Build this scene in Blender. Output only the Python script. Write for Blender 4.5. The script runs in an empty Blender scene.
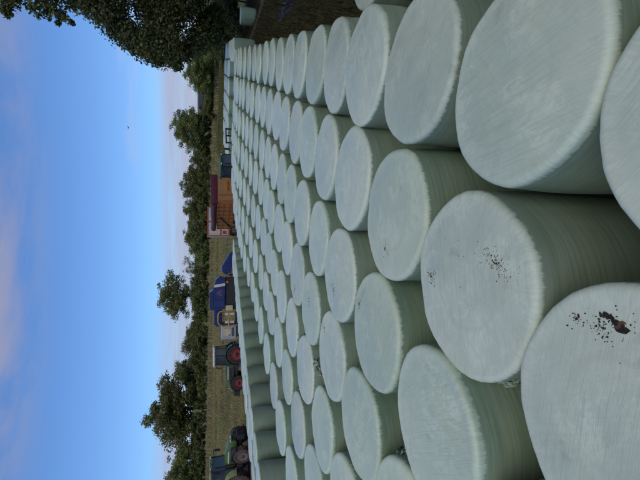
import bpy, bmesh, math, random
import numpy as np
from mathutils import Vector, Matrix, noise as mnoise

rnd = random.Random(7)
S = bpy.context.scene
COL = S.collection
R = math.radians

# ------------------------------------------------------------------ camera
PITCH = R(14.86)
CAM_Z = 2.80
cam_d = bpy.data.cameras.new("camera")
cam_d.sensor_fit = 'HORIZONTAL'
cam_d.sensor_width = 36.0
cam_d.lens = 416.8 / 640 * 36
cam_d.clip_start = 0.05
cam_d.clip_end = 6000
cam = bpy.data.objects.new("camera", cam_d)
COL.objects.link(cam)
fw = Vector((0, math.cos(PITCH), -math.sin(PITCH)))
up = Vector((0, math.sin(PITCH), math.cos(PITCH)))
rt = Vector((1, 0, 0))
# the photograph lies on its side: picture left is up in the world, picture top is to the right
M = Matrix((-up, rt, -fw)).transposed().to_4x4()
M.translation = Vector((0, 0, CAM_Z))
cam.matrix_world = M
S.camera = cam

# ------------------------------------------------------------------ sky
SUN_EL, SUN_AZ = R(52), R(182)          # azimuth clockwise from +Y: behind the photographer
world = bpy.data.worlds.new("World")
S.world = world
world.use_nodes = True
wt = world.node_tree
wt.nodes.clear()


def N(t, kind, **kw):
    n = t.nodes.new(kind)
    for k, v in kw.items():
        if k.startswith('i_'):
            n.inputs[k[2:].replace('_', ' ')].default_value = v
        elif k.startswith('n_'):
            n.inputs[int(k[2:])].default_value = v
        else:
            setattr(n, k, v)
    return n


def L(t, a, b):
    t.links.new(a, b)


def math_n(t, op, a, b=None, c=None, clamp=False):
    n = t.nodes.new('ShaderNodeMath')
    n.operation = op
    n.use_clamp = clamp
    for i, v in enumerate((a, b, c)):
        if v is None:
            continue
        if isinstance(v, (int, float)):
            n.inputs[i].default_value = v
        else:
            t.links.new(v, n.inputs[i])
    return n.outputs[0]


def sstep(t, v, lo, hi, a=0.0, b=1.0):
    n = t.nodes.new('ShaderNodeMapRange')
    n.interpolation_type = 'SMOOTHSTEP'
    t.links.new(v, n.inputs[0])
    n.inputs[1].default_value = lo
    n.inputs[2].default_value = hi
    n.inputs[3].default_value = a
    n.inputs[4].default_value = b
    return n.outputs[0]


def mixc(t, fac, a, b, blend='MIX'):
    n = t.nodes.new('ShaderNodeMix')
    n.data_type = 'RGBA'
    n.blend_type = blend
    for i, v in ((0, fac), (6, a), (7, b)):
        if isinstance(v, (int, float)):
            n.inputs[i].default_value = v
        elif isinstance(v, tuple):
            n.inputs[i].default_value = v if len(v) == 4 else (*v, 1)
        else:
            t.links.new(v, n.inputs[i])
    return n.outputs[2]


sky = N(wt, 'ShaderNodeTexSky', sky_type='NISHITA')
sky.sun_disc = False
sky.sun_elevation = SUN_EL
sky.sun_rotation = SUN_AZ
sky.altitude = 60
sky.air_density = 1.0
sky.dust_density = 0.7
sky.ozone_density = 1.6
tcw = N(wt, 'ShaderNodeTexCoord')
sepw = N(wt, 'ShaderNodeSeparateXYZ')
L(wt, tcw.outputs['Generated'], sepw.inputs[0])
dz = math_n(wt, 'MAXIMUM', sepw.outputs[2], 0.02)
cpx = math_n(wt, 'DIVIDE', sepw.outputs[0], dz)
cpy = math_n(wt, 'DIVIDE', sepw.outputs[1], dz)
cmb = N(wt, 'ShaderNodeCombineXYZ')
L(wt, cpx, cmb.inputs[0])
L(wt, cpy, cmb.inputs[1])
# thin high sheet overhead
n1 = N(wt, 'ShaderNodeTexNoise', i_Scale=0.85, i_Detail=7.0, i_Roughness=0.58, i_Distortion=0.4)
n1.noise_dimensions = '3D'
L(wt, cmb.outputs[0], n1.inputs['Vector'])
hi_el = sstep(wt, sepw.outputs[2], 0.28, 0.44)
sheet = math_n(wt, 'MULTIPLY', sstep(wt, n1.outputs[0], 0.37, 0.60), hi_el)
# low bank along the horizon, drawn out sideways
mpb = N(wt, 'ShaderNodeMapping')
mpb.inputs['Scale'].default_value = (1.5, 1.5, 22.0)
L(wt, tcw.outputs['Generated'], mpb.inputs[0])
n2 = N(wt, 'ShaderNodeTexNoise', i_Scale=1.6, i_Detail=7.0, i_Roughness=0.6)
L(wt, mpb.outputs[0], n2.inputs['Vector'])
edge = math_n(wt, 'ADD', sepw.outputs[2], math_n(wt, 'MULTIPLY', math_n(wt, 'SUBTRACT', n2.outputs[0], 0.5), 0.055))
bank = sstep(wt, edge, 0.118, 0.085)
bank = math_n(wt, 'MULTIPLY', bank, sstep(wt, n2.outputs[0], 0.32, 0.62, 0.35, 1.0))
# a few drawn-out wisps in the clear belt
mpw = N(wt, 'ShaderNodeMapping')
mpw.inputs['Scale'].default_value = (2.2, 2.2, 15.0)
mpw.inputs['Location'].default_value = (0.35, 0.2, 0.4)
L(wt, tcw.outputs['Generated'], mpw.inputs[0])
n3 = N(wt, 'ShaderNodeTexNoise', i_Scale=1.1, i_Detail=3.0, i_Roughness=0.45)
L(wt, mpw.outputs[0], n3.inputs['Vector'])
wisp = math_n(wt, 'MULTIPLY', sstep(wt, n3.outputs[0], 0.58, 0.74), sstep(wt, sepw.outputs[2], 0.40, 0.2))
skyc = mixc(wt, 1.0, sky.outputs[0], (0.54, 0.78, 1.12), 'MULTIPLY')
c1 = mixc(wt, math_n(wt, 'MULTIPLY', sheet, 0.92), skyc, (3.0, 2.78, 3.35))
c2 = mixc(wt, math_n(wt, 'MULTIPLY', bank, 0.85), c1, (3.1, 3.15, 4.3))
c3 = mixc(wt, math_n(wt, 'MULTIPLY', wisp, 0.38), c2, (3.9, 3.9, 5.0))
bg = N(wt, 'ShaderNodeBackground')
bg.inputs['Strength'].default_value = 0.114
L(wt, c3, bg.inputs['Color'])
wo = N(wt, 'ShaderNodeOutputWorld')
L(wt, bg.outputs[0], wo.inputs[0])

# ------------------------------------------------------------------ sun, exposure
sun_d = bpy.data.lights.new("sun", 'SUN')
sun_d.energy = 1.05
sun_d.angle = R(55)
sun_d.color = (1.0, 0.89, 0.74)
sun = bpy.data.objects.new("sun", sun_d)
COL.objects.link(sun)
sd = Vector((math.sin(SUN_AZ) * math.cos(SUN_EL), math.cos(SUN_AZ) * math.cos(SUN_EL), math.sin(SUN_EL)))
sun.rotation_euler = sd.to_track_quat('Z', 'Y').to_euler()
sun.location = (0, 0, 50)
S.view_settings.view_transform = 'Standard'
S.view_settings.look = 'None'
S.view_settings.exposure = 0.24
S.view_settings.gamma = 1
S.view_settings.use_curve_mapping = False
S.render.engine = 'CYCLES'
S.cycles.max_bounces = 6
S.cycles.use_denoising = True

# ------------------------------------------------------------------ helpers
ANG = R(22.5)
US = (math.sin(ANG), math.cos(ANG))      # along the bale rows
UP = (math.cos(ANG), -math.sin(ANG))     # across the rows, to the right


def ps(p, s):
    return (UP[0] * p + US[0] * s, UP[1] * p + US[1] * s)


def sm(v, a, b):
    t = np.clip((v - a) / (b - a), 0, 1)
    return t * t * (3 - 2 * t)


def ground(x, y):
    x = np.asarray(x, float)
    y = np.asarray(y, float)
    p = UP[0] * x + UP[1] * y
    s = US[0] * x + US[1] * y
    hedge = 2.35 - 0.0195 * np.clip(x, -90, 90)
    h = -0.15 * sm(y, 18, 32) + sm(y, 36, 92) * (hedge + 0.15)
    h = h + 0.42 * sm(s, 11, 22.5) * sm(p, -10.5, -6.0) * (1 - sm(s, 48, 56))
    h = h - 0.34 * np.clip(p - 0.75, 0, 3.3) * (1 - sm(y, 44, 70))
    h = h - 0.10 * np.sin(x * .21 + 1) * np.cos(y * .17) * sm(p, 2.5, 6) * (1 - sm(y, 44, 70))
    h = h + 11.0 * sm(y, 110, 340) + 20 * sm(y, 340, 1400)
    return h


def gz(x, y):
    return float(ground(x, y))


def link_mesh(name, me, mat=None, parent=None, loc=None, rot=None):
    o = bpy.data.objects.new(name, me)
    COL.objects.link(o)
    if mat is not None and not me.materials:
        me.materials.append(mat)
    if parent is not None:
        o.parent = parent
    if loc is not None:
        o.location = loc
    if rot is not None:
        o.rotation_euler = rot
    return o


def tag(o, label, cat, group=None):
    o['label'] = label
    o['category'] = cat
    if group:
        o['group'] = group
    return o


def empty(name, loc, rz=0.0, sc=1.0):
    o = bpy.data.objects.new(name, None)
    COL.objects.link(o)
    o.location = loc
    o.rotation_euler = (0, 0, rz)
    o.scale = (sc, sc, sc)
    o.empty_display_size = 0.2
    return o


class MB:
    def __init__(self):
        self.bm = bmesh.new()

    def box(self, a, b, bevel=0.0):
        lo = Vector([min(p, q) for p, q in zip(a, b)])
        hi = Vector([max(p, q) for p, q in zip(a, b)])
        r = bmesh.ops.create_cube(self.bm, size=1.0)
        d = hi - lo
        for v in r['verts']:
            v.co = Vector((v.co.x * d.x, v.co.y * d.y, v.co.z * d.z)) + (lo + hi) / 2
        if bevel:
            es = {e for v in r['verts'] for e in v.link_edges}
            bmesh.ops.bevel(self.bm, geom=list(es), offset=bevel, segments=2, profile=0.6, affect='EDGES')
        return self

    def bar(self, a, b, w, h=None):
        a, b = Vector(a), Vector(b)
        h = h or w
        r = bmesh.ops.create_cube(self.bm, size=1.0)
        d = b - a
        q = d.to_track_quat('X', 'Z').to_matrix()
        for v in r['verts']:
            v.co = q @ Vector((v.co.x * d.length, v.co.y * w, v.co.z * h)) + (a + b) / 2
        return self

    def tube(self, pts, rad, seg=8, cap=True):
        pts = [Vector(p) for p in pts]
        rads = rad if isinstance(rad, (list, tuple)) else [rad] * len(pts)
        rings = []
        for i, p in enumerate(pts):
            if i == 0:
                d = pts[1] - p
            elif i == len(pts) - 1:
                d = p - pts[i - 1]
            else:
                d = pts[i + 1] - pts[i - 1]
            q = d.to_track_quat('Z', 'Y').to_matrix()
            rings.append([self.bm.verts.new(p + q @ Vector((math.cos(k * 2 * math.pi / seg) * rads[i],
                                                            math.sin(k * 2 * math.pi / seg) * rads[i], 0)))
                          for k in range(seg)])
        for a, b in zip(rings, rings[1:]):
            for k in range(seg):
                self.bm.faces.new((a[k], a[(k + 1) % seg], b[(k + 1) % seg], b[k]))
        if cap:
            self.bm.faces.new(rings[0][::-1])
            self.bm.faces.new(rings[-1])
        return self

    def lathe_y(self, prof, c, seg=28):
        """profile of (radius, y) revolved about the y axis through c"""
        rings = []
        for r, y in prof:
            rings.append([self.bm.verts.new((c[0] + r * math.cos(2 * math.pi * k / seg), c[1] + y,
                                             c[2] + r * math.sin(2 * math.pi * k / seg))) for k in range(seg)])
        for a, b in zip(rings, rings[1:]):
            for k in range(seg):
                self.bm.faces.new((a[k], a[(k + 1) % seg], b[(k + 1) % seg], b[k]))
        self.bm.faces.new(rings[0][::-1])
        self.bm.faces.new(rings[-1])
        return self

    def prism(self, poly, y0, y1, bevel=0.0):
        """polygon in the xz plane extruded along y"""
        a = [self.bm.verts.new((x, y0, z)) for x, z in poly]
        b = [self.bm.verts.new((x, y1, z)) for x, z in poly]
        fs = [self.bm.faces.new(a), self.bm.faces.new(b[::-1])]
        n = len(poly)
        for i in range(n):
            fs.append(self.bm.faces.new((a[i], b[i], b[(i + 1) % n], a[(i + 1) % n])))
        if bevel:
            es = {e for v in a + b for e in v.link_edges}
            bmesh.ops.bevel(self.bm, geom=list(es), offset=bevel, segments=2, profile=0.6, affect='EDGES')
        return self

    def build(self, name, mat, parent=None, smooth=False):
        bmesh.ops.recalc_face_normals(self.bm, faces=self.bm.faces)
        me = bpy.data.meshes.new(name)
        self.bm.to_mesh(me)
        self.bm.free()
        if smooth:
            for p in me.polygons:
                p.use_smooth = True
            try:
                me.set_sharp_from_angle(angle=R(40))
            except Exception:
                pass
        return link_mesh(name, me, mat, parent)


def np_mesh(name, verts, faces_flat, nper):
    """verts (n,3); faces_flat flat vertex index array; every face has nper corners"""
    me = bpy.data.meshes.new(name)
    nf = len(faces_flat) // nper
    me.vertices.add(len(verts))
    me.vertices.foreach_set('co', np.asarray(verts, np.float32).ravel())
    me.loops.add(len(faces_flat))
    me.loops.foreach_set('vertex_index', np.asarray(faces_flat, np.int32))
    me.polygons.add(nf)
    me.polygons.foreach_set('loop_start', np.arange(nf, dtype=np.int32) * nper)
    me.polygons.foreach_set('loop_total', np.full(nf, nper, np.int32))
    me.update(calc_edges=True)
    return me


# ------------------------------------------------------------------ materials
def new_mat(name):
    m = bpy.data.materials.new(name)
    m.use_nodes = True
    t = m.node_tree
    return m, t, t.nodes['Principled BSDF']


def plain(name, col, rough=0.5, metal=0.0, var=0.25, scale=6.0, dirt=None, dirt_amt=0.4):
    """painted / plastic surface with blotchy wear and an uneven gloss"""
    m, t, b = new_mat(name)
    tc = N(t, 'ShaderNodeTexCoord')
    n = N(t, 'ShaderNodeTexNoise', i_Scale=scale, i_Detail=6.0, i_Roughness=0.6)
    L(t, tc.outputs['Object'], n.inputs['Vector'])
    dark = tuple(c * (1 - var) for c in col)
    lite = tuple(min(1, c * (1 + var * .5)) for c in col)
    c = mixc(t, n.outputs[0], dark, lite)
    if dirt:
        n2 = N(t, 'ShaderNodeTexNoise', i_Scale=scale * .45, i_Detail=8.0, i_Roughness=0.7)
        L(t, tc.outputs['Object'], n2.inputs['Vector'])
        c = mixc(t, math_n(t, 'MULTIPLY', sstep(t, n2.outputs[0], .42, .68), dirt_amt), c, dirt)
    L(t, c, b.inputs['Base Color'])
    L(t, sstep(t, n.outputs[0], 0.2, 0.8, rough * .8, min(1, rough * 1.25)), b.inputs['Roughness'])
    b.inputs['Metallic'].default_value = metal
    return m


def film_mat(name):
    """stretch film: fine radial creases and drawn-out strands on the ends, hoop strands round the side"""
    m, t, b = new_mat(name)
    tc = N(t, 'ShaderNodeTexCoord')
    oi = N(t, 'ShaderNodeObjectInfo')
    sp = N(t, 'ShaderNodeSeparateXYZ')
    L(t, tc.outputs['Object'], sp.inputs[0])
    X, Y, Z = sp.outputs
    r2 = math_n(t, 'ADD', math_n(t, 'MULTIPLY', X, X), math_n(t, 'MULTIPLY', Y, Y))
    r = math_n(t, 'MAXIMUM', math_n(t, 'SQRT', r2), 0.02)
    ca = math_n(t, 'DIVIDE', X, r)
    sa = math_n(t, 'DIVIDE', Y, r)
    off = math_n(t, 'MULTIPLY', oi.outputs['Random'], 37.0)

    def comb(a, bb, c):
        n = N(t, 'ShaderNodeCombineXYZ')
        for i, v in enumerate((a, bb, c)):
            if isinstance(v, (int, float)):
                n.inputs[i].default_value = v
            else:
                L(t, v, n.inputs[i])
        return n.outputs[0]

    def nz(vec, scale, det=4.0, rough=0.55, dist=0.0):
        n = N(t, 'ShaderNodeTexNoise', i_Scale=scale, i_Detail=det, i_Roughness=rough, i_Distortion=dist)
        L(t, vec, n.inputs['Vector'])
        return n.outputs[0]
    mul = lambda a, k: math_n(t, 'MULTIPLY', a, k)
    add = lambda a, k: math_n(t, 'ADD', a, k)
    # radial creases
    rad = nz(comb(mul(ca, 30.0), mul(sa, 30.0), add(mul(r, 9.0), off)), 1.0, 5.0, 0.7, 0.8)
    # drawn-out strands, direction wanders a little
    wob = nz(comb(X, Y, off), 1.6, 2.0)
    st = nz(comb(add(mul(X, 3.0), mul(wob, 1.0)), add(mul(Y, 80.0), mul(wob, 5.0)), off), 1.0, 4.0, 0.65)
    st2 = nz(comb(add(mul(X, 70.0), mul(Y, 42.0)), add(mul(Y, 2.4), mul(X, -3.5)), off), 1.0, 4.0, 0.65)
    cr = nz(comb(mul(X, 9.0), mul(Y, 13.0), off), 1.0, 6.0, 0.7, 0.8)
    stm = math_n(t, 'ADD', math_n(t, 'ADD', mul(st, 0.5), mul(st2, 0.3)), mul(cr, 0.2))
    ridge = lambda v, k: math_n(t, 'POWER', math_n(t, 'SUBTRACT', 1.0, math_n(t, 'ABSOLUTE', math_n(t, 'MULTIPLY_ADD', v, 2.0, -1.0))), k)
    crr = nz(comb(mul(X, 5.0), mul(Y, 7.5), add(off, 4.0)), 1.0, 5.0, 0.62, 0.7)
    fold_l = math_n(t, 'MULTIPLY', ridge(crr, 9.0), sstep(t, nz(comb(X, Y, add(off, 9.0)), 3.0, 2.0), .42, .62))
    str_l = ridge(st, 6.0)
    stm = math_n(t, 'ADD', math_n(t, 'ADD', mul(stm, 0.62), mul(str_l, 0.16)), mul(fold_l, 0.2))
    rimw = mul(sstep(t, r, 0.44, 0.59), 0.6)
    fm = N(t, 'ShaderNodeMix')
    L(t, rimw, fm.inputs[0])
    L(t, stm, fm.inputs[2])
    L(t, rad, fm.inputs[3])
    topn = fm.outputs[0]
    # hoop strands
    hoop = nz(comb(mul(ca, 1.3), mul(sa, 1.3), add(mul(Z, 55.0), off)), 1.0, 4.0, 0.6)
    # ragged edge where the end film folds over the side
    fr = nz(comb(mul(ca, 17.0), mul(sa, 17.0), off), 1.0, 4.0, 0.7)
    fold = sstep(t, math_n(t, 'ADD', Z, mul(fr, 0.085)), 1.178, 1.204)
    blot = nz(comb(X, Y, add(Z, off)), 2.3, 5.0, 0.6)
    arc = math_n(t, 'ABSOLUTE', math_n(t, 'SUBTRACT', r, add(mul(wob, 0.16), 0.22)))
    arcm = mul(sstep(t, arc, 0.035, 0.0), 0.35)
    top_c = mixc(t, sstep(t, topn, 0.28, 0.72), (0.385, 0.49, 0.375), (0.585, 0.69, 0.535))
    lay = None
    for (an, o_, w_) in ((.5, -.12, .02), (.62, .17, .03), (-.42, .05, .025), (1.45, -.22, .02), (-.95, .26, .03)):
        dd = math_n(t, 'ADD', add(mul(X, math.cos(an)), mul(Y, math.sin(an))), mul(math_n(t, 'SUBTRACT', wob, .5), .22))
        e_ = sstep(t, dd, o_, o_ + .007)
        lay = e_ if lay is None else math_n(t, 'ADD', lay, e_)
    lay = mul(lay, 0.2)
    topn = math_n(t, 'ADD', mul(topn, 0.86), mul(lay, 0.22))
    top_c = mixc(t, mul(lay, 0.35), top_c, (0.66, 0.735, 0.56))
    top_c = mixc(t, arcm, top_c, (0.43, 0.51, 0.36))
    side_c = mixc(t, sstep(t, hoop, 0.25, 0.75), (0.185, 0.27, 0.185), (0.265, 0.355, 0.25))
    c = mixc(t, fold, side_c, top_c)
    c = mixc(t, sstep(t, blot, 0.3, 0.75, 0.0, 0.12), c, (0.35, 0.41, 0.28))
    hsv = N(t, 'ShaderNodeHueSaturation')
    L(t, c, hsv.inputs['Color'])
    L(t, sstep(t, oi.outputs['Random'], 0, 1, 0.93, 1.05), hsv.inputs['Value'])
    rr = math_n(t, 'FRACT', mul(oi.outputs['Random'], 7.31))
    L(t, sstep(t, rr, 0, 1, 0.88, 1.12), hsv.inputs['Saturation'])
    # dust and mud thrown up on the lower side
    mud = nz(comb(mul(X, 3.0), mul(Y, 3.0), add(mul(Z, 3.0), off)), 2.0, 6.0, 0.7)
    mudm = math_n(t, 'MULTIPLY', sstep(t, math_n(t, 'ADD', Z, mul(mud, 0.5)), 0.55, 0.2), 0.5)
    cc = mixc(t, mudm, hsv.outputs[0], (0.16, 0.13, 0.085))
    sm_ = nz(comb(mul(X, 2.0), mul(Y, 2.0), add(Z, mul(off, 1.7))), 1.6, 7.0, 0.68)
    cc = mixc(t, sstep(t, sm_, .60, .74, 0, .38), cc, (0.20, 0.21, 0.13))
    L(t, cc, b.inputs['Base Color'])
    hm = N(t, 'ShaderNodeMix')
    L(t, fold, hm.inputs[0])
    L(t, mul(hoop, 0.5), hm.inputs[2])
    L(t, topn, hm.inputs[3])
    bp = N(t, 'ShaderNodeBump')
    bp.inputs['Strength'].default_value = 0.75
    bp.inputs['Distance'].default_value = 0.005
    L(t, hm.outputs[0], bp.inputs['Height'])
    L(t, bp.outputs[0], b.inputs['Normal'])
    L(t, sstep(t, topn, 0.2, 0.8, 0.30, 0.5), b.inputs['Roughness'])
    b.inputs['IOR'].default_value = 1.5
    return m


def leaf_mat(name, c0, c1, trans=0.3):
    m, t, b = new_mat(name)
    t.nodes.remove(b)
    out = t.nodes['Material Output']
    g = N(t, 'ShaderNodeNewGeometry')
    tc = N(t, 'ShaderNodeTexCoord')
    n = N(t, 'ShaderNodeTexNoise', i_Scale=0.55, i_Detail=3.0)
    L(t, tc.outputs['Object'], n.inputs['Vector'])
    f = math_n(t, 'ADD', math_n(t, 'MULTIPLY', g.outputs['Random Per Island'], 0.6),
               math_n(t, 'MULTIPLY', sstep(t, n.outputs[0], .3, .7), 0.4))
    c = mixc(t, f, c0, c1)
    oi = N(t, 'ShaderNodeObjectInfo')
    hsv = N(t, 'ShaderNodeHueSaturation')
    L(t, c, hsv.inputs['Color'])
    L(t, sstep(t, oi.outputs['Random'], 0, 1, .484, .512), hsv.inputs['Hue'])
    L(t, sstep(t, oi.outputs['Random'], 0, 1, .8, 1.15), hsv.inputs['Value'])
    d = N(t, 'ShaderNodeBsdfDiffuse')
    tr = N(t, 'ShaderNodeBsdfTranslucent')
    gl = N(t, 'ShaderNodeBsdfGlossy')
    gl.inputs['Roughness'].default_value = 0.45
    L(t, hsv.outputs[0], d.inputs['Color'])
    L(t, hsv.outputs[0], tr.inputs['Color'])
    ms = N(t, 'ShaderNodeMixShader')
    ms.inputs[0].default_value = trans
    L(t, d.outputs[0], ms.inputs[1])
    L(t, tr.outputs[0], ms.inputs[2])
    m2 = N(t, 'ShaderNodeMixShader')
    m2.inputs[0].default_value = 0.04
    L(t, ms.outputs[0], m2.inputs[1])
    L(t, gl.outputs[0], m2.inputs[2])
    L(t, m2.outputs[0], out.inputs[0])
    return m


def bark_mat():
    m, t, b = new_mat('bark')
    tc = N(t, 'ShaderNodeTexCoord')
    mp = N(t, 'ShaderNodeMapping')
    mp.inputs['Scale'].default_value = (6, 6, 1)
    L(t, tc.outputs['Object'], mp.inputs[0])
    n = N(t, 'ShaderNodeTexNoise', i_Scale=2.0, i_Detail=6.0)
    L(t, mp.outputs[0], n.inputs['Vector'])
    L(t, mixc(t, n.outputs[0], (0.035, 0.026, 0.018), (0.12, 0.095, 0.07)), b.inputs['Base Color'])
    b.inputs['Roughness'].default_value = 0.9
    bp = N(t, 'ShaderNodeBump')
    bp.inputs['Distance'].default_value = 0.03
    L(t, n.outputs[0], bp.inputs['Height'])
    L(t, bp.outputs[0], b.inputs['Normal'])
    return m


def ground_mat():
    m, t, b = new_mat('ground')
    tc = N(t, 'ShaderNodeTexCoord')
    sp = N(t, 'ShaderNodeSeparateXYZ')
    L(t, tc.outputs['Object'], sp.inputs[0])
    X, Y, Z = sp.outputs
    mul = lambda a, k: math_n(t, 'MULTIPLY', a, k)
    add = lambda a, k: math_n(t, 'ADD', a, k)
    P = add(mul(X, UP[0]), mul(Y, UP[1]))
    big = N(t, 'ShaderNodeTexNoise', i_Scale=0.12, i_Detail=6.0, i_Roughness=0.6)
    fine = N(t, 'ShaderNodeTexNoise', i_Scale=3.2, i_Detail=8.0, i_Roughness=0.7)
    vf = N(t, 'ShaderNodeTexNoise', i_Scale=14.0, i_Detail=6.0, i_Roughness=0.7)
    for n in (big, fine, vf):
        L(t, tc.outputs['Object'], n.inputs['Vector'])
    # cut maize field: rows run along the hedge
    row = N(t, 'ShaderNodeTexWave', wave_type='BANDS', bands_direction='Y', i_Scale=0.42, i_Distortion=2.0, i_Detail=2.0)
    L(t, tc.outputs['Object'], row.inputs['Vector'])
    stub = mixc(t, sstep(t, fine.outputs[0], .35, .68), (0.10, 0.088, 0.034), (0.25, 0.215, 0.09))
    stub = mixc(t, mul(row.outputs['Fac'], 0.35), stub, (0.075, 0.05, 0.024))
    stub = mixc(t, sstep(t, big.outputs[0], .40, .60, 0, .7), stub, (0.10, 0.115, 0.038))
    patch = N(t, 'ShaderNodeTexNoise', i_Scale=0.07, i_Detail=4.0)
    mpp = N(t, 'ShaderNodeMapping')
    mpp.inputs['Scale'].default_value = (1.0, 3.2, 1.0)
    L(t, tc.outputs['Object'], mpp.inputs[0])
    L(t, mpp.outputs[0], patch.inputs['Vector'])
    stub = mixc(t, sstep(t, patch.outputs[0], .48, .62, 0, .75), stub, (0.055, 0.042, 0.022))
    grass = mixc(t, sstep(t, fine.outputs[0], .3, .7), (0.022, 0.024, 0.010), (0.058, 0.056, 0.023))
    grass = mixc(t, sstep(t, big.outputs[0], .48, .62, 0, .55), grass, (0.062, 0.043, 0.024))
    dirt = mixc(t, sstep(t, vf.outputs[0], .3, .7), (0.050, 0.034, 0.022), (0.115, 0.082, 0.055))
    mead = mixc(t, sstep(t, big.outputs[0], .35, .65), (0.085, 0.10, 0.028), (0.15, 0.14, 0.045))
    wob = mul(math_n(t, 'SUBTRACT', fine.outputs[0], 0.5), 1.2)
    c = mixc(t, sstep(t, add(Y, mul(wob, 3.0)), 33, 41), dirt, stub)                 # worked yard -> field
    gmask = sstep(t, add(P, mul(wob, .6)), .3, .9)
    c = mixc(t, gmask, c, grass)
    # strip of rough grass between the far block and the hedge
    Sx = add(mul(X, US[0]), mul(Y, US[1]))
    c = mixc(t, math_n(t, 'MULTIPLY', sstep(t, add(Sx, wob), 44, 48), sstep(t, add(P, wob), -16, -11)), c,
             mixc(t, fine.outputs[0], (0.05, 0.062, 0.02), (0.13, 0.125, 0.045)))
    c = mixc(t, sstep(t, add(Y, wob), 96, 104), c, mead)
    L(t, c, b.inputs['Base Color'])
    b.inputs['Roughness'].default_value = 0.95
    b.inputs['Specular IOR Level'].default_value = 0.15
    bp = N(t, 'ShaderNodeBump')
    bp.inputs['Strength'].default_value = 0.8
    bp.inputs['Distance'].default_value = 0.06
    L(t, add(fine.outputs[0], mul(vf.outputs[0], .4)), bp.inputs['Height'])
    L(t, bp.outputs[0], b.inputs['Normal'])
    return m


def blade_mat(name, c0, c1):
    m, t, b = new_mat(name)
    g = N(t, 'ShaderNodeNewGeometry')
    L(t, mixc(t, g.outputs['Random Per Island'], c0, c1), b.inputs['Base Color'])
    b.inputs['Roughness'].default_value = 0.85
    b.inputs['Specular IOR Level'].default_value = 0.2
    return m


def glass_mat():
    m, t, b = new_mat('cab_glass')
    tc = N(t, 'ShaderNodeTexCoord')
    n = N(t, 'ShaderNodeTexNoise', i_Scale=3.0, i_Detail=5.0)
    L(t, tc.outputs['Object'], n.inputs['Vector'])
    L(t, mixc(t, n.outputs[0], (0.02, 0.032, 0.04), (0.05, 0.068, 0.078)), b.inputs['Base Color'])
    b.inputs['Roughness'].default_value = 0.08
    b.inputs['IOR'].default_value = 1.5
    return m


def silage_mat():
    m, t, b = new_mat('exposed_silage')
    tc = N(t, 'ShaderNodeTexCoord')
    n = N(t, 'ShaderNodeTexNoise', i_Scale=60.0, i_Detail=5.0)
    L(t, tc.outputs['Object'], n.inputs['Vector'])
    L(t, mixc(t, sstep(t, n.outputs[0], .45, .75), (0.006, 0.004, 0.003), (0.07, 0.038, 0.018)), b.inputs['Base Color'])
    b.inputs['Roughness'].default_value = 0.8
    return m


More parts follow.
